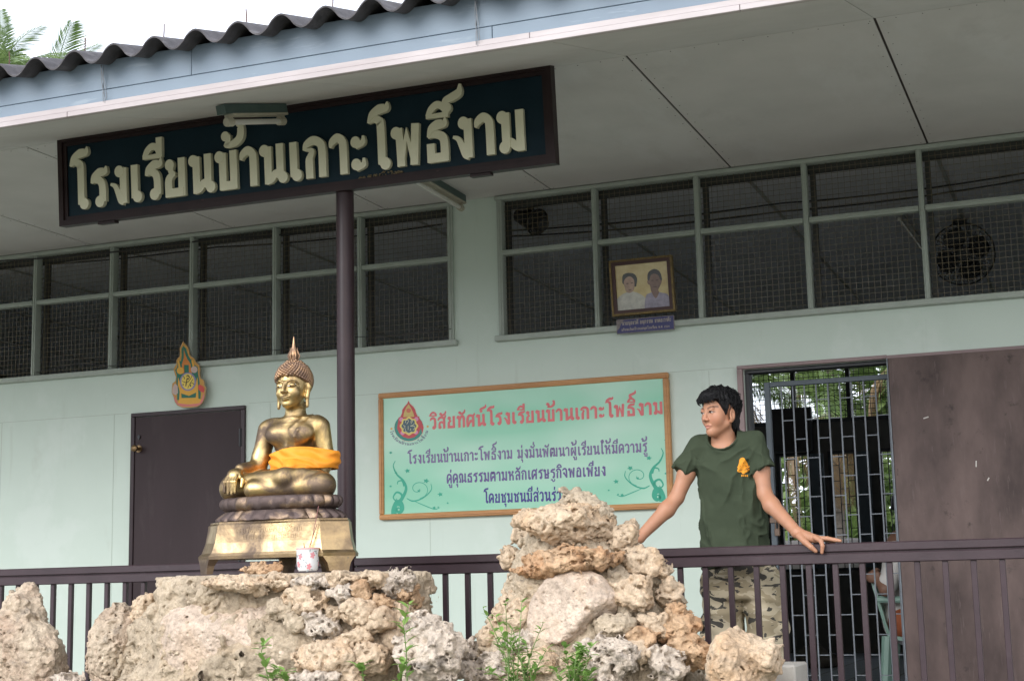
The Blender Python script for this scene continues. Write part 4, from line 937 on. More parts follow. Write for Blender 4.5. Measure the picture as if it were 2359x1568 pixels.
for (pa, pb, pc_, lab) in (((-30, 602), (500, 549), (1020, 497), 'upper black cable behind the left window band'), ((-30, 615), (500, 569), (1020, 516), 'lower black cable behind the left window band'), ((1140, 533), (1800, 468), (2380, 395), 'upper black cable behind the right window band'), ((1140, 546), (1800, 487), (2380, 410), 'lower black cable behind the right window band')):
    cable([tuple(atZ(*q, CZ-.06)) for q in (pa, pb, pc_)], lab)
lm_ = MB(); q0, q1 = atZ(2070, 492, CZ-.02), atZ(2120, 560, CZ-.02)
t = thing('ceiling_batten_lamp', tuple(q0), 'thin grey unlit batten lamp on the classroom ceiling beside the round fan', 'lamp')
lm_.tube([tuple(q0), tuple(q1)], .028, 8); lm_.build('housing', mat('batten_grey', (.25, .26, .26), rough=.5), t)
lm_ = MB(); lm_.tube([tuple(q0-np.array([0, 0, .04])), tuple(q1-np.array([0, 0, .04]))], .013, 8); lm_.build('tube', TUBE, t)
# notice board on the rear wall, sack on the floor
t = thing('notice_board', (-3.1, 16.5, 1.37), 'dark brown notice board hung high on the far wall behind the doorway grille', 'board')
mb = MB(); mb.box(-3.33, -2.90, 16.46, 16.50, 1.372, 1.812); mb.build('panel', mat('board_dark', (.035, .03, .025), (.025, .02, .018), vs=6), t)
mb = MB()
for (a, c, d_, e) in ((-3.35, -2.88, 1.352, 1.3718), (-3.35, -2.88, 1.8122, 1.832), (-3.35, -3.3302, 1.372, 1.812), (-2.8998, -2.88, 1.372, 1.812)): mb.box(a, c, 16.445, 16.51, d_, e)
mb.build('frame', DARKST, t)
p0 = np.array([ax(1882, 1520, 14.0), 14.0, FZ+.004])
V, Q = nets(lambda P: smin(ell(P, p0+[0, 0, .06], (.20, .15, .09)), ell(P, p0+[-.03, 0, .12], (.11, .09, .09)), .06)+.012*vnoise(P*12, 3), p0-[.3, .3, .03], p0+[.3, .3, .3], .02)
V[:, 2] = np.maximum(V[:, 2], FZ+.005)
tag(np_mesh('sack', V, Q, mat('sack_cloth', (.17, .15, .12), (.10, .09, .075), .9, vs=8), loc=tuple(p0)), 'bulging grey sack lying on the classroom floor behind the grille', 'sack')
# ------------------------------------------------------------------ plastic chair and the person on it, half hidden by the sliding door
PLG = mat('pale_green_plastic', (.23, .36, .30), (.20, .32, .27), .4, vs=3)
YC = 9.95; cx0 = ax(2031, 1400, YC)       # left edge of the chair = its back
CH = thing('plastic_chair', (cx0+.24, YC, FZ), 'pale green plastic chair just inside the doorway, seen side on', 'chair')
def plank(mb, pts, w0, th):     # bent plate: pts (x, z) profile, width along y
    n_ = len(pts); vs_ = []
    for i, (x, z) in enumerate(pts):
        a = np.array(pts[min(i+1, n_-1)])-np.array(pts[max(i-1, 0)]); a = a/np.linalg.norm(a); nx_, nz_ = -a[1]*th/2, a[0]*th/2; ww = w0[i] if hasattr(w0, '__len__') else w0
        vs_ += [(x+nx_, YC-ww, z+nz_), (x+nx_, YC+ww, z+nz_), (x-nx_, YC+ww, z-nz_), (x-nx_, YC-ww, z-nz_)]
    fs_ = [(4*i+j, 4*i+(j+1) % 4, 4*i+4+(j+1) % 4, 4*i+4+j) for i in range(n_-1) for j in range(4)]+[(0, 1, 2, 3), tuple(4*n_-4+j for j in (3, 2, 1, 0))]
    mb.add(vs_, fs_)
mb = MB(); plank(mb, [(cx0+.05, FZ+.43), (cx0+.15, FZ+.415), (cx0+.36, FZ+.425), (cx0+.46, FZ+.44), (cx0+.475, FZ+.41)], [.17, .2, .22, .21, .2], .022); mb.build('seat', PLG, CH, smooth=True)
mb = MB(); plank(mb, [(cx0+.06, FZ+.42), (cx0+.035, FZ+.52), (cx0+.0, FZ+.68), (cx0-.03, FZ+.80), (cx0-.045, FZ+.83)], [.15, .17, .19, .17, .12], .02); mb.build('backrest', PLG, CH, smooth=True)
for (x, y, dx_, dy_) in ((cx0+.05, -.17, -.035, -.05), (cx0+.05, .17, -.035, .05), (cx0+.44, -.18, .03, -.04), (cx0+.44, .18, .03, .04)):
    mb = MB(); mb.tube([(x, YC+y, FZ+.43), (x+dx_*.5, YC+y+dy_*.5, FZ+.22), (x+dx_, YC+y+dy_, FZ)], [.038, .033, .026], 8); mb.build('leg', PLG, CH, smooth=True)
for s in (-1, 1):
    mb = MB(); mb.tube([(cx0+.01, YC+s*.21, FZ+.66), (cx0+.2, YC+s*.235, FZ+.655), (cx0+.38, YC+s*.235, FZ+.63), (cx0+.43, YC+s*.225, FZ+.5), (cx0+.44, YC+s*.2, FZ+.43)], .022, 8); mb.build('armrest', PLG, CH, smooth=True)
SKD = mat('skin_brown', (.22, .115, .075), (.19, .10, .065), .55, vs=8)
px_ = cx0+.17
SP = thing('person', (px_, YC, FZ), 'person in a white T-shirt seated on the green chair, mostly hidden by the sliding door', 'person')
def f_sit(P):
    o = chain(P, [(px_-.02, YC, FZ+.50), (px_-.03, YC, FZ+.75), (px_-.0, YC, FZ+.98)], [.13, .115, .12], .05)
    o = smin(o, chain(P, [(px_-.0, YC-.16, FZ+.95), (px_, YC+.16, FZ+.95)], [.055, .055]), .04)
    o = smin(o, chain(P, [(px_+.01, YC, FZ+1.0), (px_+.03, YC, FZ+1.12)], [.055, .05]), .03)
    o = smin(o, ell(P, (px_+.05, YC, FZ+1.22), (.092, .075, .115)), .03); o = smin(o, ell(P, (px_+.145, YC, FZ+1.21), (.018, .014, .02)), .012)
    for s in (-1, 1):
        o = smin(o, chain(P, [(px_-.01, YC+s*.1, FZ+.50), (px_+.37, YC+s*.12, FZ+.51), (px_+.36, YC+s*.12, FZ+.09), (px_+.46, YC+s*.13, FZ+.035)], [.085, .058, .04, .035], .02), .03)
    # near arm drawn back over the chair back, hand closed on its edge
    hx, hz = ax(2009, 1329, YC-.22), az(2009, 1329, YC-.22)
    o = smin(o, chain(P, [(px_, YC-.17, FZ+.94), (px_-.10, YC-.27, FZ+.72), (hx+.03, YC-.23, hz)], [.05, .042, .028], .015), .02)
    o = smin(o, ell(P, (hx, YC-.22, hz), (.04, .03, .038)), .012)
    for k in range(4): o = smin(o, chain(P, [(hx+.0, YC-.245+.004*k, hz+.028-.018*k), (hx+.045, YC-.25, hz+.026-.018*k), (hx+.06, YC-.225, hz+.02-.018*k)], [.0095, .009, .008], .004), .004)
    o = smin(o, chain(P, [(hx-.01, YC-.22, hz+.03), (hx+.03, YC-.225, hz+.05), (hx+.05, YC-.22, hz+.045)], [.011, .01, .009], .004), .006)
    o = smin(o, chain(P, [(px_, YC+.17, FZ+.94), (px_+.08, YC+.24, FZ+.70), (px_+.28, YC+.14, FZ+.60)], [.05, .042, .028], .015), .02)
    return o
V, Q = nets(f_sit, (px_-.45, YC-.4, FZ), (px_+.6, YC+.4, FZ+1.4), .012); np_mesh('body', V, Q, SKD, SP)
def f_tee(P):
    o = chain(P, [(px_-.02, YC, FZ+.52), (px_-.03, YC, FZ+.75), (px_-.0, YC, FZ+.96)], [.15, .135, .135], .05)
    o = smin(o, chain(P, [(px_-.0, YC-.17, FZ+.95), (px_, YC+.17, FZ+.95)], [.066, .066]), .04)
    for s, q in ((-1, (px_-.08, YC-.245, FZ+.77)), (1, (px_+.06, YC+.225, FZ+.76))): o = smin(o, cap(P, (px_, YC+s*.17, FZ+.94), q, .06, .068), .02)
    return smax(o+.006*vnoise(P*22, 5), P[:, 2]-(FZ+1.02)+0*o, .01)
V, Q = nets(f_tee, (px_-.35, YC-.4, FZ+.35), (px_+.3, YC+.4, FZ+1.1), .012)
m, t, b, N, L = nodes('tee_print'); v = coords(N, L); n = noisen(N, L, v, 55, 2); r = ramp_node(N, [(.49, (.62, .60, .57)), (.5, (.03, .03, .03))], 'CONSTANT'); L(n.outputs['Fac'], r.inputs[0])
sx_ = N('ShaderNodeSeparateXYZ'); L(v, sx_.inputs[0]); mr = N('ShaderNodeMath'); mr.operation = 'GREATER_THAN'; mr.inputs[1].default_value = .06; L(sx_.outputs[0], mr.inputs[0])
L(mixc(N, L, mr.outputs[0], (.62, .60, .57), r.outputs[0]), b.inputs['Base Color']); b.inputs['Roughness'].default_value = .9
np_mesh('shirt', V, Q, m, SP)
def f_sh(P): return np.minimum(*[chain(P, [(px_-.02, YC+s*.09, FZ+.51), (px_+.30, YC+s*.12, FZ+.515)], [.105, .078], .02) for s in (-1, 1)])
V, Q = nets(f_sh, (px_-.2, YC-.3, FZ+.3), (px_+.45, YC+.3, FZ+.7), .012); np_mesh('shorts', V, Q, mat('orange_shorts', (.30, .085, .03), (.24, .06, .02), .8, vs=9), SP)
V, Q = nets(lambda P: np.maximum(ell(P, (px_+.035, YC, FZ+1.25), (.108, .09, .115)), np.minimum(FZ+1.2-P[:, 2], 9)*0+smax(FZ+1.21-P[:, 2], (P[:, 0]-(px_+.085))-(P[:, 2]-FZ-1.27)*.6, .01)), (px_-.15, YC-.15, FZ+1.1), (px_+.2, YC+.15, FZ+1.42), .01)
np_mesh('hair', V, Q, mat('hair_black', (.012, .011, .012), rough=.4, vs=30), SP)
# ------------------------------------------------------------------ rocks: pitted limestone set in mortar
ROCK_TAN = rock_mat('rock_tan', (.575, .45, .32), (.57, .35, .185), (.21, .18, .155), .5, .3)
ROCK_WHITE = rock_mat('rock_white', (.575, .49, .40), (.52, .40, .27), (.14, .125, .11), .3, .72)
ROCK_SMOOTH = rock_mat('rock_pale', (.60, .485, .385), (.58, .40, .25), (.38, .30, .24), .4, .08)
ROCK_ORANGE = rock_mat('rock_orange', (.52, .36, .225), (.49, .24, .105), (.17, .13, .10), .65, .35)
ROCK_PINK = rock_mat('rock_pinkish', (.51, .42, .315), (.43, .30, .22), (.17, .15, .13), .6, .5)
MORTAR = rock_mat('mortar', (.475, .39, .285), (.47, .34, .21), (.27, .24, .21), .35, .2)
ROCKM = {'t': ROCK_TAN, 'w': ROCK_WHITE, 's': ROCK_SMOOTH, 'o': ROCK_ORANGE, 'p': ROCK_PINK, 'm': MORTAR}
# kind: (lump, fine, pit amount, angular cuts)
RK = {'t': (.14, .009, .42, 10), 'w': (.19, .014, .85, 9), 's': (.12, .004, .06, 9), 'o': (.15, .011, .6, 10), 'p': (.15, .010, .6, 9), 'm': (.15, .012, .1, 2)}
def stone_f(c, r, M_, seed, kind):
    lump, fine, pit, ang = RK[kind]; c = np.array(c, np.float32); r = np.array(r, np.float32); s = float(r.min())
    rr = np.random.RandomState(seed); nn = rr.normal(size=(ang, 3)); nn /= np.linalg.norm(nn, axis=1)[:, None]; hh = rr.uniform(.62, .88, ang)
    off = rr.uniform(-50, 50, 3).astype(np.float32)
    def f(P):
        q = (P-c)@M_
        d = ell(q, (0, 0, 0), r)
        for n_, h_ in zip(nn.astype(np.float32), hh): d = smax(d, ((q/r)@n_-h_)*s, .10*s)
        d = d+lump*s*fbm(P*(.75/max(s, .03))+off, seed, 3)*.55
        d = d+fine*(1-2*np.abs(fbm(P*15+off, seed+5, 5, .62)))*1.0+.25*fine*vnoise(P*75, seed)
        if pit:
            W_ = P+.018*np.stack([vnoise(P*26+k*9.1, seed+k) for k in range(3)], 1)
            for cell, rad, th in ((.085, .26, 1-.45*pit), (.036, .34, 1-.85*pit), (.020, .33, 1-.7*pit)):
                ds, vl = worley(W_/cell+off, seed+31); hole = (rad*(.55+.6*vl)-ds)*cell
                d = smax(d, np.where(vl > th, hole, -1.), .006)
        return d
    return f
def stone(name, parent, px, py, Y, rx, rz, ry=None, rot=0, kind='t', seed=1, label=None, h=.0062, tilt=0, top=None):
    a = at(px, py, Y); sc = float(np.linalg.norm(at(px+10, py, Y)-a))/10
    r = (rx*sc, ry or .8*min(rx, rz)*sc+.25*max(rx, rz)*sc, rz*sc)
    M_ = rotm(tilt, -rot, 0); f0 = stone_f(a, r, M_, seed, kind); R3 = max(r)*1.28+.02
    ext = np.abs(M_)@np.array(r)*1.22+.03
    f = f0 if top is None else (lambda P: smax(f0(P), P[:, 2]-top, .015))
    lo = a-ext; hi = a+ext; lo[2] = max(lo[2], -.86)
    V, Q = nets(f, lo, hi, h)
    V, Q = biggest(V, Q)
    return np_mesh(name, V, Q, ROCKM[kind], parent, tuple(map(float, a)), label=label)
def core(name, parent, rows, Y, top=None, seed=3, pw=2.4, h=.008, mk=MORTAR):
    """rows: (py, px left, px right, ry) measured on the plane Y"""
    T = []
    for py, a, c, ry in rows:
        p, q = at(a, py, Y), at(c, py, Y); T.append((float((p[2]+q[2])/2), float((p[0]+q[0])/2), float(q[0]-p[0])/2, ry))
    T.sort(); T = np.array(T, np.float32)
    def f(P):
        z = P[:, 2]; cx, rx, ry = [np.interp(z, T[:, 0], T[:, i]) for i in (1, 2, 3)]
        k = (np.abs((P[:, 0]-cx)/rx)**pw+np.abs((P[:, 1]-Y)/ry)**pw)**(1/pw); d = (k-1)*np.minimum(rx, ry)
        d = smax(d, z-T[-1, 0], .02)
        d = d-.012+.042*fbm(P*5.0, seed, 3)+.015*(1-2*np.abs(fbm(P*15, seed+4, 4, .6)))
        ds, vl = worley(P/.05+.25*np.stack([vnoise(P*20+k, seed+k) for k in range(3)], 1), seed); d = smax(d, np.where(vl > .72, (.30*vl-ds)*.05, -1.), .006)
        return d if top is None else smax(d, z-top, .02)
    lo = (T[:, 1]-T[:, 2]).min()-.05; hi = (T[:, 1]+T[:, 2]).max()+.05; ry = T[:, 3].max()+.05
    V, Q = nets(f, (lo, Y-ry, max(T[0, 0], -.86)), (hi, Y+ry, T[-1, 0]+.05), h)
    return np_mesh(name, V, Q, mk, parent)
BED = -.80
# --- the plinth of cemented stones under the statue
PTOP = az(640, 1321, 5.9)
P1 = thing('rock_plinth', (ax(640, 1500, 6.05), 6.05, BED), 'wide flat-topped plinth of pale stones cemented together, carrying the gilded statue', 'rock plinth')
Y1 = 6.08
core('mortar', P1, [(1318, 408, 920, .345), (1350, 412, 935, .36), (1394, 392, 940, .372), (1440, 355, 946, .39), (1500, 310, 955, .405), (1568, 300, 965, .42), (1700, 300, 980, .40)], Y1, PTOP, 11, 3.0)
def y1f(px, py): return Y1-.37-.09*(py-1320)/250+.30*min(1, abs((px-650)/330))**3
S1 = [(530, 1488, 168, 122, 's', -12), (299, 1512, 58, 86, 'p', 8), (352, 1412, 34, 40, 't', -20), (403, 1346, 25, 20, 'w', 0), (557, 1346, 84, 21, 't', -4), (648, 1341, 36, 19, 't', 5), (727, 1337, 34, 17, 'w', 5), (790, 1332, 30, 16, 't', 0),
      (708, 1381, 50, 27, 't', -8), (798, 1364, 27, 24, 'w', 0), (738, 1444, 40, 30, 'w', -15), (826, 1413, 34, 30, 't', 0), (838, 1366, 22, 28, 'o', 10), (884, 1389, 26, 21, 'o', -10), (955, 1380, 17, 28, 'o', 0), (912, 1336, 40, 26, 'w', 10), (855, 1335, 32, 17, 't', 0),
      (868, 1427, 36, 30, 't', 0), (824, 1468, 34, 25, 't', 12), (752, 1508, 62, 34, 't', -6), (856, 1518, 44, 32, 't', 0), (735, 1560, 52, 24, 'w', 0), (442, 1424, 38, 30, 't', 20), (402, 1389, 24, 28, 't', 0), (362, 1470, 30, 34, 't', 0), (352, 1530, 32, 34, 't', 0),
      (650, 1405, 26, 22, 'm', 0), (690, 1430, 24, 20, 'm', 0), (920, 1420, 26, 32, 't', 0), (905, 1470, 30, 30, 't', 0), (930, 1365, 22, 18, 'o', 0), (480, 1375, 40, 22, 'm', 0), (770, 1410, 20, 16, 't', 0), (690, 1345, 18, 14, 'w', 0), (800, 1555, 36, 26, 't', 0), (640, 1345, 14, 10, 'o', 0)]
for i, (px, py, rx, rz, k, ro) in enumerate(S1):
    big = k == 's'
    stone('stone', P1, px, py, y1f(px, py)+(.085 if big else .025)+(-.05 if i == 4 else 0), rx*(1 if big else 1.28), rz*(1 if big or i == 4 else 1.25), (.15 if big else None), ro, k, 100+i, label=('big smooth pale boulder face' if big else ('slab jutting out under the rim' if i == 4 else None)), top=(PTOP+.006+.010*((i*7) % 3)/2 if py < 1375 and px < 880 else None), h=.006)
# --- the peaked mound
P2 = thing('rock_mound', (ax(1340, 1500, 6.0), 6.0, BED), 'tall peaked mound of cemented orange and cream stones in front of the vision board', 'rock mound')
Y2 = 6.10
core('mortar', P2, [(1150, 1310, 1350, .05), (1165, 1285, 1385, .08), (1185, 1260, 1410, .11), (1215, 1245, 1418, .15), (1250, 1220, 1450, .18), (1300, 1190, 1488, .21), (1350, 1175, 1515, .24), (1400, 1160, 1545, .27), (1450, 1135, 1570, .31), (1500, 1105, 1595, .35), (1568, 1085, 1615, .39), (1700, 1060, 1640, .43)], Y2, None, 23, 2.2)
def y2f(px, py): return Y2-.10-.34*max(0, min(1, (py-1130)/380))+.22*min(1, abs((px-1340)/(110+.45*(py-1130))))**2
S2 = [(1302, 1208, 124, 56, 't', -4), (1298, 1294, 134, 38, 'o', 7), (1172, 1283, 25, 24, 't', 0), (1432, 1238, 32, 28, 't', 20), (1452, 1216, 22, 20, 't', 0), (1478, 1295, 54, 30, 't', -16), (1461, 1372, 48, 42, 't', 10), (1543, 1362, 24, 32, 't', -15), (1318, 1412, 108, 92, 's', 28),
      (1560, 1436, 40, 52, 'o', -30), (1592, 1494, 40, 40, 'o', -20), (1403, 1520, 64, 44, 'w', 0), (1535, 1535, 40, 42, 'w', 0), (1180, 1386, 28, 30, 't', 0), (1156, 1412, 24, 22, 't', 20), (1128, 1460, 30, 26, 't', 30), (1081, 1502, 30, 24, 'w', 0), (1146, 1530, 42, 28, 'w', 10), (1228, 1526, 50, 34, 't', 0), (1330, 1525, 40, 26, 't', 0),
      (1500, 1440, 40, 26, 't', 0), (1480, 1475, 40, 24, 'o', 0), (1215, 1340, 30, 24, 'm', 0), (1200, 1430, 34, 40, 't', 0), (1200, 1235, 16, 22, 't', 0), (1375, 1172, 40, 20, 'm', -20), (1530, 1315, 18, 14, 't', 0), (1470, 1500, 30, 26, 't', 0), (1100, 1545, 44, 24, 'w', 0), (1200, 1480, 36, 26, 'w', 0), (1328, 1148, 24, 15, 'm', 0), (1415, 1440, 40, 22, 'm', 0)]
for i, (px, py, rx, rz, k, ro) in enumerate(S2):
    lab = {0: 'porous cream stone with round holes, crowning the mound', 1: 'long orange slab like a lower lip', 8: 'big smooth boulder face', 9: 'brown spongy stone on the right flank'}.get(i)
    stone('stone', P2, px, py, y2f(px, py)+(.09 if k == 's' else .05)-(.03 if i in (0, 1) else 0), rx*(1.0 if i in (0, 1, 8) else 1.28), rz*(1.0 if i in (0, 1, 8) else 1.25), (.15 if k == 's' else (.16 if i in (0, 1) else None)), ro, k, 300+i, label=lab, h=.006)
# --- single rocks
def lone(px, py, Y, rx, rz, kind, seed, label, ry=.2, rot=0, extra=(), h=.0068):
    a = at(px, py, Y); t = thing('rock', (float(a[0]), Y, BED), label, 'rock', 'loose limestone rocks in front of the railing')
    if not extra: stone('stone_body', t, px, py, Y, rx, rz, ry, rot, kind, seed, h=h)
    else:
        sc = float(np.linalg.norm(at(px+10, py, Y)-a))/10; fs = []
        for (qx, qy, dy, sx_, sz_2, ro) in ((px, py, 0, rx, rz, rot),)+tuple(extra):
            c = at(qx, qy, Y+dy); fs.append(stone_f(c, (sx_*sc, ry*(sx_/rx)**.5, sz_2*sc), rotm(0, -ro, 0), seed+len(fs), kind))
        def f(P):
            o = fs[0](P)
            for g_ in fs[1:]: o = smin(o, g_(P), .04)
            return o
        allx = [px-rx, px+rx]+[e[0]-e[3] for e in extra]+[e[0]+e[3] for e in extra]; ally = [py-rz, py+rz]+[e[1]-e[4] for e in extra]+[e[1]+e[4] for e in extra]
        lo = at(min(allx)-25, 1568, Y); hi = at(max(allx)+25, min(ally)-25, Y)
        V, Q = nets(f, (lo[0]-.05, Y-ry-.2, max(-.86, at(px, max(ally)+30, Y)[2])), (hi[0]+.05, Y+ry+.25, hi[2]+.05), h); np_mesh('stone_body', V, Q, ROCKM[kind], t)
    return t
lone(55, 1530, 5.95, 84, 110, 'p', 500, 'tall pointed porous rock at the left edge, tan with a pinkish foot', .17, 4, extra=((58, 1430, 0, 50, 80, 3), (60, 1385, 0, 24, 34, 8), (105, 1540, -.03, 46, 80, 12)))
lone(152, 1575, 5.75, 34, 28, 'w', 510, 'small grey pitted rock low down beside the pointed left rock', .07)
lone(972, 1510, 5.66, 84, 84, 'w', 520, 'grey white deeply pitted rock leaning on the right end of the plinth', .15, 20, extra=((965, 1440, 0, 36, 36, 10), (1020, 1530, 0, 46, 66, -10)))
lone(1700, 1530, 5.9, 84, 78, 't', 530, 'tan boulder standing before the young man\'s legs, with a knobbly right corner', .2, -8, extra=((1775, 1515, -.02, 36, 42, 0), (1690, 1490, 0, 46, 44, 0)))
t = thing('rock', (ax(597, 1312, 5.86), 5.86, PTOP), 'small brown pitted stone lying on the plinth beside the incense pot', 'rock', 'loose limestone rocks in front of the railing')
stone('stone_body', t, 597, 1312, 5.86, 52, 17, .05, 4, 'o', 540, h=.004)
mb = MB(); q = at(1812, 1550, 6.2); mb.bbox(q[0]-.09, q[0]+.045, 6.15, 6.42, BED, float(at(1812, 1531, 6.15)[2]), .008)
tag(mb.build('concrete_block', CONC, loc=(float(q[0]), 6.25, BED)), 'plain concrete block at the right foot of the tan boulder', 'block')
# ------------------------------------------------------------------ the gilded seated statue
def gilt(name, gold, pat, amt, rough=.28, scale=7, bumps=.15):
    m, t, b, N, L = nodes(name); v = coords(N, L)
    n = noisen(N, L, v, scale, 7, .62, .6); r = ramp_node(N, [(amt-.10, (0, 0, 0)), (amt+.12, (1, 1, 1))]); L(n.outputs['Fac'], r.inputs[0])
    o = mixc(N, L, r.outputs[0], pat, gold)
    n2 = noisen(N, L, v, 24, 5, .6); r2 = ramp_node(N, [(.68, 0), (.74, .8)]); L(n2.outputs['Fac'], r2.inputs[0]); o = mixc(N, L, r2.outputs[0], o, (.16, .15, .13))
    L(o, b.inputs['Base Color']); b.inputs['Metallic'].default_value = 1
    mr = N('ShaderNodeMapRange'); mr.inputs[3].default_value = rough+.26; mr.inputs[4].default_value = rough-.06; L(r.outputs[0], mr.inputs[0]); L(mr.outputs[0], b.inputs['Roughness'])
    nb = noisen(N, L, v, 40, 5, .6); bp = N('ShaderNodeBump'); bp.inputs['Strength'].default_value = bumps; bp.inputs['Distance'].default_value = .006; L(nb.outputs['Fac'], bp.inputs['Height']); L(bp.outputs[0], b.inputs['Normal'])
    return m
GILT = gilt('gilt', (.66, .475, .20), (.15, .11, .08), .53, .33, 4.6)
BRONZE = gilt('bronze_patina', (.34, .24, .15), (.12, .092, .085), .58, .42, 9, .3)
HAIRB = gilt('hair_bronze', (.44, .28, .16), (.24, .165, .125), .48, .45, 12, .2)
BASEG = gilt('base_gilt', (.37, .265, .14), (.14, .105, .08), .51, .36, 5, .3)
SY = 6.10; SB = np.array([ax(677, 1240, SY), SY, PTOP+.012], np.float32)
ST_ = thing('gilded_statue', tuple(map(float, SB)), 'gilded cross-legged statue with spired headdress and orange sash, seated on a lotus base', 'statue')
W3 = lambda x, y, z: (float(SB[0]+x), float(SB[1]+y), float(SB[2]+z))
def loc(P): return P-SB
# base: six-sided, tapering, on short feet
def plan(k, z, fl=0):
    pts = [(-.285, -.255), (.285, -.255), (.395, -.165), (.335, -.02), (.16, .14), (-.16, .14), (-.335, -.02), (-.395, -.165)]
    return [W3(x*k+fl*x, y*k+fl*y, z) for x, y in pts]
mb = MB(); lv = [(1.0, .058), (1.005, .072), (.97, .085), (.93, .13), (.905, .19), (.90, .208), (.88, .215), (.88, .222)]
rows = [plan(k, z) for k, z in lv]; k = 8
mb.add([p for r in rows for p in r], [(i*k+j, i*k+(j+1) % k, (i+1)*k+(j+1) % k, (i+1)*k+j) for i in range(len(rows)-1) for j in range(k)]+[tuple(range(k))[::-1], tuple((len(rows)-1)*k+j for j in range(k))])
mb.build('base', BASEG, ST_)
for (ax0, ay0, bx1, by1) in ((.285, -.255, .395, -.165), (-.285, -.255, -.395, -.165), (.16, .14, .06, .14), (-.16, .14, -.06, .14)):
    mb = MB(); a = np.array([ax0, ay0]); c = np.array([bx1, by1]); inn = -np.array([(a+c)[0], (a+c)[1]])*.055
    def q_(p, z, s): mid = (a+c)/2; return W3(*(mid+(p-mid)*s), z)
    vs_ = [q_(a, .0585, 1), q_(c, .0585, 1), q_(c+inn, .0585, 1), q_(a+inn, .0585, 1), q_(a, .03, .72), q_(c, .03, .72), q_(c+inn, .03, .72), q_(a+inn, .03, .72), q_(a, -.006, .60), q_(c, -.006, .60), q_(c+inn, -.006, .60), q_(a+inn, -.006, .60)]
    mb.add(vs_, [(i+4*l, (i+1) % 4+4*l, (i+1) % 4+4+4*l, i+4+4*l) for l in (0, 1) for i in range(4)]+[(0, 1, 2, 3), (8, 9, 10, 11)]); mb.build('foot', BASEG, ST_)
pcs, wd = lay_text('โรงเรียนบ้านเกาะโพธิ์งาม', .16)
def bfront(u, v, o, z0, x0, ww):
    z = z0+v*.017; kk = np.interp(z, [.085, .13, .19, .208], [.97, .93, .905, .90]); return W3(x0+u/wd*ww, -.255*kk-o, z)
mb = MB()
for (z0, x0, ww) in ((.172, -.17, .34), (.143, -.13, .28)): text_mesh(mb, pcs, lambda u, v, o: bfront(u, v, o, z0, x0, ww), .0012, .0001, 8)
mb.build('inscription', BASEG, ST_)
# lotus seat: two rings of petals as one relief
mb = MB(); n = 192
def lot(rows, cnt, amp, ph):
    vs_ = []
    for (r, z, a_) in rows:
        for j in range(n):
            t_ = 2*math.pi*j/n; pw_ = abs(math.cos(t_*cnt/2+ph)); q = 1+a_*amp*(pw_**.6-.6)/max(.01, 1)
            vs_.append(W3(-.018+r*q*math.cos(t_)*.312, -.088+r*q*math.sin(t_)*.150, z+.006*a_*(pw_-.5)))
    k_ = len(rows); mb.add(vs_, [(i*n+j, i*n+(j+1) % n, (i+1)*n+(j+1) % n, (i+1)*n+j) for i in range(k_-1) for j in range(n)]+[tuple(range(n))[::-1], tuple((k_-1)*n+j for j in range(n))])
lot([(1.00, .2225, 0), (1.03, .226, .3), (1.02, .234, 1), (.97, .247, 1), (.90, .262, .7), (.86, .271, .1)], 26, .075, 0)
lot([(.82, .2702, 0), (.90, .273, .2), (.945, .283, .8), (.965, .298, 1), (.955, .313, 1), (.93, .325, .6), (.895, .330, 0), (.86, .3315, 0)], 26, .060, math.pi/2)
mb.build('lotus_seat', BRONZE, ST_, smooth=True)
# figure
HC = np.array([0, -.012, .832], np.float32)     # centre of the head
TORSO = [(.34, 0, .02, .155, .12), (.40, 0, .02, .135, .10), (.46, 0, .02, .098, .080), (.52, 0, .02, .088, .073), (.58, 0, .018, .110, .080), (.63, 0, .018, .135, .083), (.665, 0, .02, .135, .072), (.69, 0, .02, .10, .055)]
def onchest(x, z):
    T_ = np.array(TORSO); ry = np.interp(z, T_[:, 0], T_[:, 4]); rx = np.interp(z, T_[:, 0], T_[:, 3])
    y = .02-ry*math.sqrt(max(.05, 1-(x/rx)**2)); e = ((x-math.copysign(.06, x))/.06)**2+((z-.615)/.042)**2
    return (x, min(y, -.045-.032*math.sqrt(max(0, 1-e)) if e < 1 else 9), z)
FOLD1 = [(.075, .04, .705), (.062, -.022, .688)]+[onchest(x, z) for x, z in ((.045, .66), (.024, .635), (.006, .60), (-.004, .56), (-.008, .52), (-.008, .48))]
FOLD2 = [(.105, .035, .70), (.095, -.02, .682)]+[onchest(x, z) for x, z in ((.082, .655), (.062, .63), (.045, .60), (.036, .56), (.032, .52), (.03, .48))]
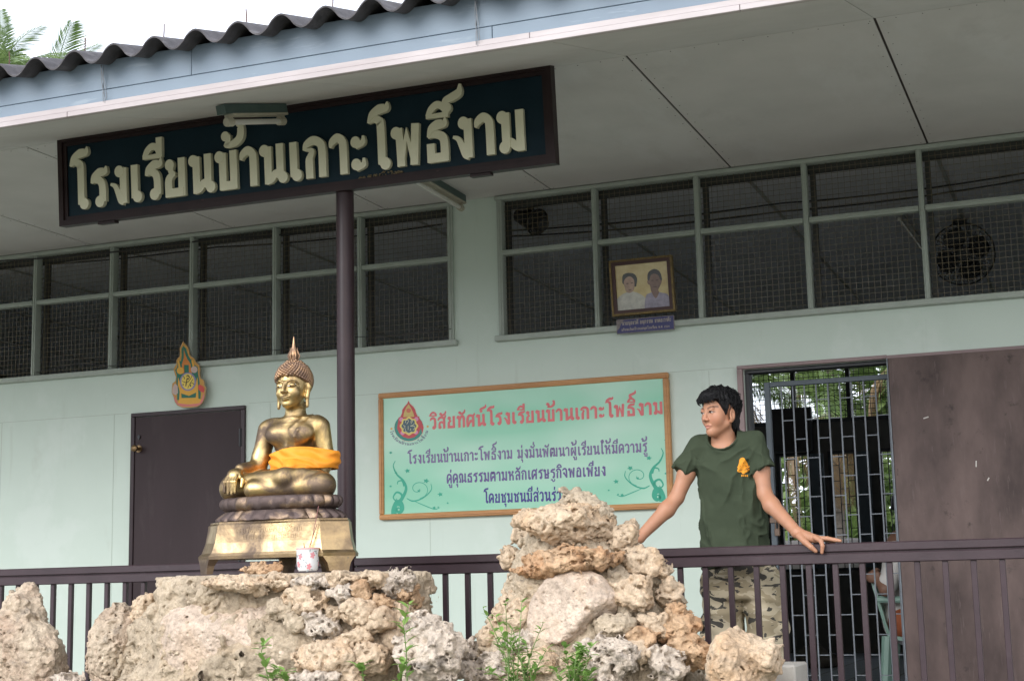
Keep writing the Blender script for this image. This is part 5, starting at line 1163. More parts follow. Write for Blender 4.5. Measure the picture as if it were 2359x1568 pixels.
def fig(P):
    q = loc(P)
    o = prof(q, TORSO)
    o = smin(o, cap(q, (-.128, .02, .655), (.108, .02, .655), .046, .046), .03)
    for s in (-1, 1): o = smin(o, ell(q, (s*.06, -.045, .615), (.06, .032, .042)), .03)
    o = smin(o, cap(q, (0, .02, .68), (0, .012, .77), .052, .043), .022)
    # crossed legs
    o = smin(o, chain(q, [(.075, .02, .395), (.205, -.105, .372), (-.10, -.185, .362)], [.072, .055, .044], .02), .014)
    r2 = chain(q, [(-.08, .02, .40), (-.252, -.105, .378), (.05, -.165, .408), (.12, -.13, .418)], [.075, .060, .045, .034], .02)
    o = smin(o, r2, .012)
    o = smin(o, chain(q, [(.11, -.14, .418), (.18, -.10, .422)], [.03, .022], .01), .012)
    for k in range(5): o = smin(o, chain(q, [(.17, -.125+.013*k, .42), (.20, -.118+.013*k, .422)], [.009, .007], .005), .004)
    # arms
    o = smin(o, chain(q, [(-.148, .02, .648), (-.172, .0, .52), (-.180, -.015, .475), (-.205, -.125, .462)], [.046, .040, .037, .026], .02), .012)
    h0 = np.array([-.207, -.170, .436]); o = smin(o, ell(q, h0, (.036, .034, .024), rotm(35, 0, 8)), .008)
    for k, (dx, ln) in enumerate(((-.027, .8), (-.009, 1.0), (.009, 1.05), (.026, .9))):
        o = smin(o, chain(q, [h0+[dx*.8, -.018, -.010], h0+[dx, -.040, -.036], h0+[dx*1.0, -.040, -.046-.044*ln]], [.0105, .0092, .0068], .003), .002)
    o = smin(o, chain(q, [h0+[.026, 0, -.005], h0+[.052, -.018, -.026], h0+[.052, -.028, -.060]], [.011, .010, .0075], .004), .003)
    o = smin(o, chain(q, [(.125, .02, .648), (.145, .035, .50), (.140, .0, .455), (.05, -.10, .435)], [.046, .041, .037, .027], .02), .012)
    o = smin(o, ell(q, (.02, -.115, .437), (.05, .032, .016)), .01)
    for k in range(4): o = smin(o, chain(q, [(-.01, -.10-.014*k, .438), (-.06, -.102-.012*k, .437)], [.009, .007], .005), .004)
    # robe over the left shoulder: raised edges that follow the chest
    o = smin(o, chain(q, FOLD1, [.008]*len(FOLD1), .006), .009); o = smin(o, chain(q, FOLD2, [.006]*len(FOLD2), .006), .009)
    # head
    h = q-HC
    hd = ell(h, (0, .012, .028), (.072, .080, .075)); hd = smin(hd, ell(h, (0, -.012, -.035), (.060, .060, .066)), .03); hd = smin(hd, ell(h, (0, -.052, -.082), (.022, .018, .016)), .02)
    for s in (-1, 1): hd = smin(hd, ell(h, (s*.034, -.044, -.028), (.024, .022, .026)), .015)
    for s in (-1, 1):
        hd = smin(hd, chain(h, [(s*.008, -.070, .010), (s*.014, -.0725, .020), (s*.030, -.071, .0265), (s*.046, -.059, .022), (s*.056, -.046, .010)], [.003, .0034, .0034, .003, .002], .004), .007)
        hd = smax(hd, -ell(h, (s*.031, -.083, .009), (.018, .010, .010)), .010)
        hd = smin(hd, ell(h, (s*.031, -.060, .004), (.018, .014, .012)), .004)
        ear = chain(h, [(s*.073, .010, .020), (s*.079, .014, .0), (s*.072, .006, -.045), (s*.074, .004, -.088)], [.011, .012, .009, .008], .01); hd = smin(hd, ear, .006)
    hd = smin(hd, chain(h, [(0, -.072, .016), (0, -.090, -.024)], [.007, .011], .004), .008)
    for s in (-1, 1): hd = smin(hd, ell(h, (s*.010, -.080, -.027), (.009, .009, .007)), .004)
    hd = smin(hd, chain(h, [(-.022, -.070, -.047), (0, -.078, -.051), (.022, -.070, -.047)], [.0035, .006, .0035], .003), .004)
    hd = smin(hd, chain(h, [(-.015, -.069, -.058), (0, -.075, -.061), (.015, -.069, -.058)], [.004, .0065, .004], .003), .004)
    for z in (.745, .762): hd = smin(hd, np.sqrt((np.hypot(q[:, 0], q[:, 1]-.014)-.0465)**2+(q[:, 2]-z)**2)-.003, .004)
    return smin(o, hd, .012)
V, Q = nets(fig, SB+[-.36, -.26, .325], SB+[.36, .17, .97], .0042)
np_mesh('body', V, Q, GILT, ST_)
mb = MB()
for s in (-1, 1):
    P_ = [(HC[0]+s*(.014+.036*k/8), HC[1]-.0745+.017*(k/8)**1.6, HC[2]+.0005-.004*math.sin(math.pi*k/8)+.008*k/8) for k in range(9)]
    mb.tube([W3(*p) for p in P_], [.0006, .0018, .0026, .003, .003, .0026, .0024, .0018, .0006], 6)
mb.build('eye', mat('shell_white', (.62, .62, .60), rough=.4), ST_)
mb = MB()
for s in (-1, 1): mb.lathe([(.001, -.003), (.0034, 0), (.001, .003)], W3(HC[0]+s*.030, HC[1]-.0735, HC[2]+.000), 8)
mb.build('pupil', plain('statue_pupil', (.02, .015, .01)), ST_)
# hair: cap with rows of curls, top knot, flame
def hcap(P):
    h = loc(P)-HC
    d = ell(h, (0, .014, .036), (.080, .088, .082)); d = smin(d, chain(h, [(0, .014, .095), (0, .012, .135)], [.045, .018], .01), .03)
    zb = np.interp(h[:, 1], [-.09, -.06, -.03, 0, .03, .08], [.048, .046, .036, .018, -.02, -.045])
    return smax(d, zb-h[:, 2], .006)
V, Q = nets(hcap, SB+HC+[-.1, -.1, -.06], SB+HC+[.1, .12, .17], .005)
bv = BVHTree.FromPolygons([tuple(map(float, p)) for p in V], [tuple(map(int, q)) for q in Q])
hair = np_mesh('hair', V, Q, HAIRB, ST_)
mb = MB(); HCw = SB+HC; curls = 0
NCU = 620
for ring in range(1):
    for k in range(NCU):
        cz_ = 1-1.62*(k+.5)/NCU; az_ = k*2.399963; sr_ = math.sqrt(max(0, 1-cz_*cz_)); d_ = Vector((sr_*math.cos(az_), sr_*math.sin(az_), cz_))
        c0 = Vector(map(float, HCw))+Vector((0, .014, .03)); hit = bv.ray_cast(c0+d_*.4, -d_)
        if hit[0] is None: continue
        p = hit[0]
        zb = np.interp(p.y-HCw[1], [-.09, -.06, -.03, 0, .03, .08], [.048, .046, .036, .018, -.02, -.045])
        if p.z-HCw[2] < zb+.003: continue
        if p.z-HCw[2] > .125: continue
        nrm = hit[1]; up = nrm.orthogonal().normalized(); rt = nrm.cross(up); r = .0092*(.8 if p.z-HCw[2] > .10 else 1); vs_ = []
        for (a_, h_) in ((1, -.002), (.85, .4*r), (.5, .85*r), (.12, 1.05*r)):
            for j in range(7): t_ = 2*math.pi*j/7+h_*120; vs_.append(p+(up*math.cos(t_)+rt*math.sin(t_))*r*a_+nrm*h_)
        mb.add(vs_, [(i*7+j, i*7+(j+1) % 7, (i+1)*7+(j+1) % 7, (i+1)*7+j) for i in range(3) for j in range(7)]+[tuple(21+j for j in range(7))])
mb.build('curls', HAIRB, hair, smooth=True)
mb = MB(); mb.lathe([(.020, 0), (.023, .006), (.018, .012), (.020, .02), (.0215, .03), (.017, .042), (.013, .052), (.009, .066), (.006, .085), (.0015, .112)], W3(0, HC[1]+.012, HC[2]+.128), 14)
for k in range(6):
    a = k*math.pi/3+.3; c_, s_ = math.cos(a), math.sin(a)
    P_ = [W3(c_*.021, HC[1]+.012+s_*.021, HC[2]+.132), W3(c_*.026, HC[1]+.012+s_*.026, HC[2]+.150), W3(c_*.019, HC[1]+.012+s_*.019, HC[2]+.166), W3(c_*.015, HC[1]+.012+s_*.015, HC[2]+.178), W3(c_*.018, HC[1]+.012+s_*.018, HC[2]+.188)]
    mb.tube(P_, [.004, .005, .0045, .003, .001], 6)
mb.build('flame_finial', HAIRB, ST_, smooth=True)
# orange sash round the waist and the left forearm
def sash(P):
    q = loc(P)
    body = prof(q, [(.36, 0, .02, .150, .115), (.40, 0, .02, .133, .10), (.46, 0, .02, .110, .086), (.52, 0, .02, .104, .080), (.58, 0, .018, .118, .082)])
    arm = chain(q, [(.140, .035, .60), (.148, .035, .50), (.140, .0, .452), (.05, -.10, .44)], [.046, .046, .044, .036], .02)
    d = smin(body, arm, .055)-.010
    d = d+.0038*np.sin(q[:, 2]*150+q[:, 0]*38+3*vnoise(q*18, 4))+.004*vnoise(q*np.array([18, 18, 40], np.float32), 8)
    top = .545+.012*np.sin(q[:, 0]*16+.6); low = np.interp(q[:, 0], [-.16, -.10, -.03, .08, .2], [.392, .425, .435, .448, .455])
    d = np.abs(d)-.005
    return smax(smax(d, q[:, 2]-top, .005), low-q[:, 2], .005)
V, Q = nets(sash, SB+[-.2, -.2, .36], SB+[.26, .17, .58], .0045)
np_mesh('sash', V, Q, mat('orange_cloth', (.72, .27, .012), (.64, .22, .008), .7, vs=9, bump=.06, bscale=120), ST_)
# incense pot and sticks
pt = at(709, 1318, 5.84); POT = thing('incense_pot', (float(pt[0]), 5.84, PTOP+.008), 'white porcelain incense pot with pink flowers standing before the statue', 'pot')
PXY = (float(pt[0]), 5.84, PTOP+.008); rp, hp = .049, .098
mb = MB(); mb.lathe([(rp*.80, 0), (rp*.86, .004), (rp*.9, .008), (rp*.97, .03), (rp, hp-.006), (rp*1.03, hp-.003), (rp*1.02, hp), (rp*.93, hp), (rp*.90, hp-.02), (rp*.2, hp-.022)], PXY, 36)
mb.build('vessel', mat('porcelain', (.70, .71, .71), (.64, .66, .66), .15, vs=8), POT, smooth=True)
mb = MB()
for k in range(36):
    a0, a1 = 2*math.pi*k/36, 2*math.pi*(k+1)/36; r_ = rp*1.034
    mb.add([(PXY[0]+r_*math.cos(a), PXY[1]+r_*math.sin(a), PXY[2]+z) for a in (a0, a1) for z in (hp-.006, hp+.0006)], [(0, 1, 3, 2)])
mb.build('rim', plain('pot_rim', (.60, .34, .33), .2), POT)
def potpt(a, z, o): r_ = np.interp(z, [.008, .03, hp-.006], [rp*.9, rp*.97, rp])+o; return (PXY[0]+r_*math.sin(a), PXY[1]-r_*math.cos(a), PXY[2]+z)
def petal(mb, a, z, s, rot, o, asp=.5):
    pts = [(s*math.cos(t_), s*asp*math.sin(t_)) for t_ in np.linspace(0, 2*math.pi, 12, endpoint=False)]
    mb.add([potpt(a+(x*math.cos(rot)-y*math.sin(rot))/rp, z+x*math.sin(rot)+y*math.cos(rot), o) for x, y in pts], [tuple(range(12))])
pk, gy = MB(), MB()
for fa, fz in ((-.22, .060), (.95, .066), (-.45, .028), (.62, .018), (-1.2, .06), (1.9, .03)):
    for k in range(5): petal(pk, fa+.11*math.cos(k*1.257), fz+.0075*math.sin(k*1.257), .0075, k*1.257, .0008+.00005*k, .6)
    for k in range(4): petal(gy, fa+rng.uniform(-.4, .4), fz+rng.uniform(-.02, .02), .006, rng.uniform(0, 3), .0007-.00004*k, .35)
pk.build('flower_print', plain('pot_pink', (.62, .26, .28), .2), POT); gy.build('leaf_print', plain('pot_grey', (.26, .30, .31), .2), POT)
for i, (tx, ty, x0, l_) in enumerate(((709, 1205, -.006, 0), (712, 1165, .006, 0), (697, 1250, -.016, 0), (703, 1262, .014, 0))):
    e = at(tx+(22 if i < 2 else 3), ty, 5.86); mb = MB(); mb.tube([(PXY[0]+x0, PXY[1], PXY[2]+hp-.03), tuple(map(float, e))], .0016, 5)
    tag(mb.build('incense_stick', plain('incense_red', (.22, .09, .08)), loc=(PXY[0]+x0, PXY[1], PXY[2]+hp-.03)), ('tall' if i < 2 else 'short burnt-down')+' thin reddish incense stick standing in the white porcelain pot', 'incense stick', 'incense sticks in the pot')
# ------------------------------------------------------------------ the young man at the railing
PM = thing('person', (-1.63, 7.12, FZ), 'young man in dark green T-shirt and camouflage trousers leaning on the railing, looking aside', 'person')
HD = np.array([-1.668, 7.045, .786], np.float32); HR = rotm(0, 3, 0)@rotm(4, 0, 0); HR = rotm(0, 0, -36)@rotm(3, 0, 0); HS = .96
def headq(P): return ((P-HD)@HR)/HS
def headf(h):
    o = ell(h, (0, .014, .034), (.073, .092, .080)); o = smin(o, ell(h, (0, -.018, -.040), (.056, .066, .070)), .035)
    o = smin(o, ell(h, (0, -.062, -.098), (.021, .018, .016)), .028); o = smin(o, chain(h, [(-.050, .0, -.062), (0, -.052, -.098), (.050, .0, -.062)], [.016, .015, .016], .02), .025)
    for s in (-1, 1): o = smin(o, ell(h, (s*.036, -.046, -.030), (.030, .028, .038)), .02)
    h = h+np.array([0, 0, .0115], np.float32)
    o = smin(o, cap(h, (-.036, -.074, .028), (.036, -.074, .028), .0085, .0085), .014)
    for s in (-1, 1):
        o = smax(o, -ell(h, (s*.031, -.097, .010), (.017, .016, .010)), .012)
        o = smin(o, ell(h, (s*.032, -.066, .009), (.0135, .0135, .0115)), .003)
        o = smin(o, chain(h, [(s*.017, -.081, .013), (s*.032, -.086, .019), (s*.048, -.074, .012)], [.0025, .0035, .0025], .003), .004)
    o = smin(o, cap(h, (0, -.080, .018), (0, -.097, -.021), .0075, .0105), .010)
    for s in (-1, 1): o = smin(o, ell(h, (s*.0115, -.089, -.026), (.009, .010, .0075)), .005)
    o = smin(o, chain(h, [(-.021, -.078, -.054), (-.007, -.086, -.051), (0, -.085, -.0525), (.007, -.086, -.051), (.021, -.078, -.054)], [.0025, .0048, .0042, .0048, .0025], .003), .005)
    o = smin(o, chain(h, [(-.017, -.078, -.061), (0, -.085, -.0655), (.017, -.078, -.061)], [.003, .0058, .003], .003), .005)
    for s in (-1, 1):
        e = ell(h, (s*.079, .016, -.010), (.011, .020, .033), rotm(-12, 0, s*22)); e = smax(e, -ell(h, (s*.091, .010, -.008), (.010, .011, .019)), .005)
        o = smin(o, e, .005); o = smin(o, ell(h, (s*.076, .008, -.038), (.008, .009, .011)), .006)
    return o*HS
HKn = np.array([-1.205, 6.872, .172])   # knuckles of the visible hand
def body(P):
    o = headf(headq(P))
    o = smin(o, chain(P, [(-1.655, 7.105, .60), (-1.662, 7.085, .67), (-1.662, 7.07, .72)], [.060, .052, .050], .02), .018)
    o = smin(o, ell(P, (-1.655, 7.10, .575), (.13, .075, .075)), .04)
    for s in (-1, 1): o = smin(o, cap(P, (-1.655+s*.02, 7.035, .607), (-1.655+s*.10, 7.05, .632), .010, .008), .02)     # collar bones
    # arms
    o = smin(o, chain(P, [(-1.785, 7.09, .615), (-1.845, 7.06, .50), (-1.888, 7.035, .392)], [.046, .041, .034], .02), .02)
    o = smin(o, chain(P, [(-1.888, 7.035, .392), (-1.93, 7.0, .335), (-2.045, 6.915, .205)], [.035, .037, .025], .02), .012)
    o = smin(o, chain(P, [(-1.515, 7.09, .615), (-1.488, 7.07, .50), (-1.470, 7.05, .392)], [.046, .041, .034], .02), .02)
    o = smin(o, chain(P, [(-1.470, 7.05, .392), (-1.432, 7.01, .335), (-1.302, 6.90, .206)], [.035, .037, .025], .02), .012)
    # visible hand: palm on the rail, thumb and first finger over its front, the others along it
    o = smin(o, chain(P, [(-1.300, 6.898, .203), (-1.255, 6.888, .180), (-1.212, 6.885, .172)], [.026, .026, .019], .01), .012)
    o = smin(o, cap(P, (-1.262, 6.905, .180), (-1.212, 6.915, .170), .019, .014), .014)
    o = smin(o, chain(P, [(-1.285, 6.872, .186), (-1.258, 6.852, .160), (-1.230, 6.842, .135), (-1.211, 6.846, .117)], [.0165, .0150, .0118, .0088], .004), .008)
    o = smin(o, chain(P, [(-1.214, 6.868, .178), (-1.186, 6.848, .161), (-1.179, 6.842, .138), (-1.184, 6.845, .110)], [.0125, .0108, .0095, .0076], .003), .006)
    for dy, ln, z in ((.018, 1.06, .0), (.037, 1.0, -.002), (.054, .78, -.004)):
        x0, y0 = -1.212, 6.868+dy
        o = smin(o, chain(P, [(x0, y0, .174), (x0+.046*ln, y0-.001, .172+z), (x0+.076*ln, y0-.003, .165+z), (x0+.100*ln, y0-.004, .160)], [.0122, .0103, .0092, .0075], .003), .004)
    # other hand, on the rail behind the rocks
    o = smin(o, chain(P, [(-2.045, 6.915, .205), (-2.085, 6.892, .180), (-2.125, 6.885, .170)], [.026, .026, .019], .01), .012)
    o = smin(o, chain(P, [(-2.06, 6.875, .186), (-2.085, 6.852, .160), (-2.11, 6.844, .135)], [.016, .0145, .0095], .004), .008)
    for dy, ln in ((-.016, .95), (.003, 1.06), (.022, 1.0), (.040, .8)):
        y0 = 6.880+dy; o = smin(o, chain(P, [(-2.122, y0, .172), (-2.122-.046*ln, y0, .172), (-2.122-.076*ln, y0, .165), (-2.122-.1*ln, y0, .160)], [.0122, .0103, .0092, .0075], .003), .004)
    return o
V, Q = nets(body, (-2.27, 6.80, .08), (-1.06, 7.22, .93), .0033)
h = headq(V.astype(np.float32))+np.array([0, 0, .0115], np.float32); nz = fbm(V*28, 3, 3)[:, None]; sk = np.array([.385, .195, .118])
C = np.tile(sk, (len(V), 1))*(1+.05*nz)
def blend(c, wgt): 
    global C
    C = C*(1-wgt[:, None])+np.array(c)*wgt[:, None]
def blob(cx, cy, cz, rx, rz, soft=.35): k = np.sqrt(((h[:, 0]-cx)/rx)**2+((h[:, 2]-cz)/rz)**2); return np.clip((1+soft-k)/(2*soft), 0, 1)*(h[:, 1] < cy)
isH = (np.abs(h).max(1) < .16).astype(float)
for s in (-1, 1): blend((.42, .17, .105), .45*isH*blob(s*.04, -.02, -.025, .024, .022, .7))
blend((.41, .185, .115), .5*isH*blob(0, -.06, -.020, .015, .014, .6))
blend((.40, .16, .125), .75*isH*blob(0, -.065, -.0555, .0215, .0055)); blend((.43, .18, .14), .75*isH*blob(0, -.065, -.0635, .017, .0055)); blend((.20, .06, .05), .9*isH*blob(0, -.065, -.0585, .0205, .0014))
for s in (-1, 1):
    t_ = (h[:, 0]*s-.012)/.042; arch = .0285+.007*np.sin(np.clip(t_, 0, 1)*2.4)
    blend((.06, .035, .028), .78*isH*np.clip(1.6-np.abs(h[:, 2]-arch)/.0038, 0, 1)*((t_ > 0) & (t_ < 1) & (h[:, 1] < -.04)))
    ec = .0095+.0015*(h[:, 0]*s-.03)/.018
    k = np.sqrt(((h[:, 0]-s*.032)/.0155)**2+((h[:, 2]-ec)/.0043)**2); blend((.45, .40, .37), isH*np.clip((1.15-k)/.3, 0, 1)*(h[:, 1] < -.055))
    blend((.018, .012, .010), isH*blob(s*.032-.006, -.055, .0100, .0066, .0066, .15)*(k < 1.15)); blend((.05, .03, .025), .85*isH*np.clip(1.4-np.abs(h[:, 2]-(ec+.0056-3.5*(h[:, 0]-s*.032)**2*8))/.0018, 0, 1)*(np.abs(h[:, 0]-s*.032) < .0175)*(h[:, 1] < -.05))
m, t, b, N, L = nodes('skin'); a_ = N('ShaderNodeVertexColor'); a_.layer_name = 'paint'; L(a_.outputs[0], b.inputs['Base Color']); b.inputs['Roughness'].default_value = .48; b.inputs['Specular IOR Level'].default_value = .35
b.inputs['Subsurface Weight'].default_value = .12; b.inputs['Subsurface Radius'].default_value = (.012, .005, .003); b.inputs['Subsurface Scale'].default_value = 1.0
v = coords(N, L); nb = noisen(N, L, v, 260, 4); bp = N('ShaderNodeBump'); bp.inputs['Strength'].default_value = .2; bp.inputs['Distance'].default_value = .003; L(nb.outputs['Fac'], bp.inputs['Height']); L(bp.outputs[0], b.inputs['Normal'])
np_mesh('body', V, Q, m, PM, colour=np.clip(C, 0, 1))
# hair
def hairf(P):
    h = headq(P)
    d = ell(h, (0, .016, .040), (.088, .106, .089)); d = smin(d, ell(h, (0, .060, -.045), (.058, .045, .075)), .03); d = smin(d, ell(h, (0, -.05, .075), (.062, .050, .034)), .03)
    st = np.stack([np.arctan2(h[:, 0], h[:, 1]-.01)*7, np.linalg.norm(h, axis=1)*14, h[:, 2]*14], 1).astype(np.float32)
    d = d+.0045*vnoise(st*1.3, 5)+.0030*vnoise(st*3.4, 9)+.0022*vnoise(st*7, 19)+.0025*vnoise(h*90, 2)
    zb = np.interp(h[:, 1], [-.12, -.095, -.07, -.055, -.040, -.022, -.010, -.002, .026, .038, .10], [.072, .068, .064, .050, .022, -.012, -.036, .030, .026, -.085, -.125])
    return smax(d, zb-h[:, 2]+.010*vnoise(h*np.array([75, 75, 14], np.float32), 14), .005)*HS
V, Q = nets(hairf, HD-[.14, .15, .15], HD+[.14, .15, .17], .0034)
HAIR = mat('young_hair', (.006, .006, .007), (.003, .003, .004), .55, vs=40, bump=.5, bscale=140, spec=.22)
hr = np_mesh('hair', V, Q, HAIR, PM)
mb = MB(); rng2 = random.Random(5); HRm = Matrix([[float(c) for c in r] for r in HR])
def hw(x, y, z): return tuple(Vector(map(float, HD))+HRm@(Vector((x, y, z))*HS))
for k in range(30):                       # fringe and temple tufts
    x = -.062+.124*k/29+rng2.uniform(-.003, .003); y = -.094+.45*abs(x)**1.3*1.6; l = rng2.uniform(.004, .030)*(.8 if abs(x) < .03 else 1.1)
    mb.tube([hw(x, y+.012, .084), hw(x*1.02, y-.006, .066), hw(x*1.05+.004, y-.004, .066-l*.7), hw(x*1.06+.009, y+.004, .066-l)], [.007, .0065, .004, .0006], 5)
for k in range(16):                       # loose ends over the crown and nape
    a = rng2.uniform(-2.6, 2.6); el = rng2.uniform(.25, 1.3); d_ = Vector((math.sin(a)*math.cos(el), math.cos(a)*math.cos(el), math.sin(el)))
    p = Vector((d_.x*.086, .016+d_.y*.104, .040+d_.z*.087)); q = p+d_*.006+Vector((.010*math.sin(a+1), .004, -.016)); mb.tube([hw(*(p-d_*.012)), hw(*p), hw(*q)], [.006, .005, .0008], 5)
for k in range(14):
    x = -.05+.1*k/13; mb.tube([hw(x, .092-abs(x)*.5, -.06), hw(x, .098-abs(x)*.5, -.095), hw(x*1.05, .092-abs(x)*.5, -.130-rng2.uniform(0, .018))], [.008, .007, .001], 5)
crown = Vector((0, .055, .125))
for k in range(620):                      # fine strands combed from the crown
    d_ = Vector((rng2.gauss(0, 1), rng2.gauss(0, 1), rng2.gauss(.35, 1))).normalized(); p = Vector((d_.x*.087, .016+d_.y*.105, .040+d_.z*.088))
    if p.z < np.interp(p.y, [-.12, -.07, -.04, -.005, .03, .10], [.085, .078, .05, .045, -.03, -.09])+.012: continue
    nr = Vector((d_.x/.087, d_.y/.105, d_.z/.088)).normalized(); fl_ = (p-crown); fl_ = fl_-nr*fl_.dot(nr); fl_ = (fl_.normalized()+Vector((rng2.uniform(-.25, .25), rng2.uniform(-.25, .25), rng2.uniform(-.2, .2)))).normalized()
    l = rng2.uniform(.022, .042); up_ = rng2.uniform(.0, .006)
    mb.tube([hw(*(p-nr*.004)), hw(*(p+fl_*l*.5+nr*(.003+up_))), hw(*(p+fl_*l+nr*(up_-.004)))], [.0030, .0026, .0005], 4)
mb.build('hair_tufts', HAIR, hr, smooth=True)
# T-shirt
TS = [(.03, -1.634, 7.127, .169, .126), (.115, -1.6385, 7.125, .165, .122), (.16, -1.640, 7.122, .162, .120), (.25, -1.641, 7.115, .158, .114), (.38, -1.642, 7.105, .152, .110), (.48, -1.653, 7.10, .150, .106), (.56, -1.650, 7.10, .158, .098), (.62, -1.652, 7.10, .140, .082), (.66, -1.655, 7.10, .095, .068), (.70, -1.657, 7.10, .066, .058)]
def shirt(P):
    o = prof(P, TS)
    o = smin(o, chain(P, [(-1.67, 7.10, .645), (-1.775, 7.095, .632)], [.050, .056]), .03); o = smin(o, chain(P, [(-1.64, 7.10, .645), (-1.525, 7.095, .635)], [.050, .056]), .03)
    for a, e, r0, r1 in (((-1.785, 7.09, .628), (-1.862, 7.058, .510), .056, .056), ((-1.520, 7.09, .632), (-1.472, 7.065, .506), .056, .057)):
        s_ = cap(P, a, np.array(e)+.25*(np.array(e)-np.array(a)), r0, r1); n_ = (np.array(e)-np.array(a)); n_ = n_/np.linalg.norm(n_)
        o = smin(o, smax(s_, (P-np.array(e, np.float32))@n_.astype(np.float32), .006), .022)
    # hanging folds: from the shoulders to the middle of the chest, and at the waist
    x, z = P[:, 0]+1.65, P[:, 2]
    sag = z+.55*np.abs(x)**1.3
    rd = lambda t: (1-np.abs(np.sin(t)))**2-.25           # narrow ridges between broad hollows
    wob = vnoise(P*7, 3); w2 = vnoise(P*15, 5)
    r1 = np.hypot(P[:, 0]+1.79, z-.66); r2 = np.hypot(P[:, 0]+1.50, z-.66)
    sideL = np.clip((-1.60-P[:, 0])/.06, 0, 1); sideR = np.clip((P[:, 0]+1.70)/.06, 0, 1)
    up = np.clip((z-.27)/.12, 0, 1)*np.clip((.645-z)/.05, 0, 1)
    tL = np.arctan2(.66-z, P[:, 0]+1.82); tR = np.arctan2(.66-z, -1.47-P[:, 0])
    o = o-.010*rd(tL*5.4+2.4*wob+.6*w2)*up*sideL*np.clip(r1/.12, 0, 1)-.011*rd(tR*7.1+2.2*wob+.7*w2+.8)*up*sideR*np.clip(r2/.12, 0, 1)
    o = o-.015*rd(x*15+.9*wob+.35*w2+z*1.5)*np.clip((.40-z)/.2, 0, 1)
    o = o-.008*rd(z*24+x*9+1.5*wob)*np.clip((.24-z)/.10, 0, 1)
    sl = np.clip((-1.775-P[:, 0])/.03, 0, 1)+np.clip((P[:, 0]+1.535)/.03, 0, 1)
    o = o-.009*rd((z+np.abs(x)*.9)*34+1.3*wob)*np.clip(sl, 0, 1)*np.clip((z-.47)/.05, 0, 1)
    o = o-.010*(1-2*np.abs(fbm(P*np.array([9, 9, 5], np.float32)+.3*z[:, None], 41, 3)))**3*np.clip((.62-z)/.06, .15, 1)
    # neck opening
    o = smax(o, -ell(P, (-1.658, 7.055, .672), (.070, .090, .062), rotm(18, 0, 0)), .006)
    col = ell(P, (-1.658, 7.055, .672), (.074, .094, .066), rotm(18, 0, 0)); o = smin(o, np.maximum(np.abs(col)-.004, smax(prof(P, TS)-.012, P[:, 2]-.69, .01)), .004)
    return smax(o, .055+.01*np.sin(P[:, 0]*22)-z, .006)
V, Q = nets(shirt, (-1.98, 6.94, .02), (-1.36, 7.28, .73), .0048)
SHM = mat('shirt_green', (.043, .056, .035), (.036, .048, .030), .92, vs=7, bump=.12, bscale=300, spec=.15)
shv = np_mesh('shirt', V, Q, SHM, PM)
bvh = BVHTree.FromPolygons([tuple(map(float, p)) for p in V], [tuple(map(int, q)) for q in Q])
def ye(x, y): p = at((2160+x/17.425)/1.2887, (1340+y/17.425)/1.2887, 7.0); return (float(p[0]), float(p[2]))
def onshirt(mb, poly, off):
    """lay a printed outline on the cloth: rings of points that follow its folds"""
    poly = [p for a_, c_ in zip(poly, poly[1:]+poly[:1]) for p in (a_, ((a_[0]+c_[0])/2, (a_[1]+c_[1])/2))]
    cx = sum(p[0] for p in poly)/len(poly); cz = sum(p[1] for p in poly)/len(poly); k_ = len(poly); vs_ = []
    def drop(x, z):
        hit = bvh.ray_cast(Vector((x, 6.7, z)), Vector((0, 1, 0))); return (x, (hit[0].y if hit[0] else 7.0)-off, z)
    fr = (1, .8, .6, .4, .2)
    for f_ in fr: vs_ += [drop(cx+(x-cx)*f_, cz+(z-cz)*f_) for x, z in poly]
    vs_.append(drop(cx, cz))
    mb.add(vs_, [(r_*k_+i, r_*k_+(i+1) % k_, (r_+1)*k_+(i+1) % k_, (r_+1)*k_+i) for r_ in range(len(fr)-1) for i in range(k_)]+[((len(fr)-1)*k_+i, (len(fr)-1)*k_+(i+1) % k_, len(fr)*k_) for i in range(k_)])
mb = MB()
onshirt(mb, [ye(x, y) for x, y in smooth_poly([(740, 285), (850, 350), (920, 480), (990, 640), (1070, 720), (1075, 800), (1060, 830), (1080, 900), (1040, 980), (950, 1040), (880, 1100), (800, 1145), (720, 1100), (660, 1050), (580, 1075), (510, 1010), (500, 920), (525, 880), (490, 800), (530, 700), (560, 560), (580, 400), (640, 320)])], .0030)
for i, x in enumerate((690, 780, 870, 960)): onshirt(mb, [ye(a, c) for a, c in ((x, 1180), (x+62-(24 if i == 3 else 0), 1175), (x+64-(20 if i == 3 else 0), 1275), (x+4, 1285))], .0030)
em = mb.build('emblem', plain('print_orange', (.62, .25, .013), .8), shv, fixn=False)
mb = MB()
for q in ([(600, 950), (740, 900), (745, 930), (600, 970)], [(815, 910), (980, 885), (975, 915), (820, 940)], [(640, 700), (660, 720), (630, 790), (600, 790)], [(850, 670), (960, 745), (900, 755)], [(770, 530), (820, 580), (800, 600), (765, 560)], [(700, 420), (760, 420), (730, 445)], [(615, 850), (660, 855), (640, 880)], [(880, 825), (930, 820), (920, 850)], [(680, 560), (700, 560), (690, 590)]):
    onshirt(mb, [ye(a, c) for a, c in q], .0040)
mb.build('emblem_lines', plain('print_dark', (.13, .075, .02), .8), em, fixn=False)
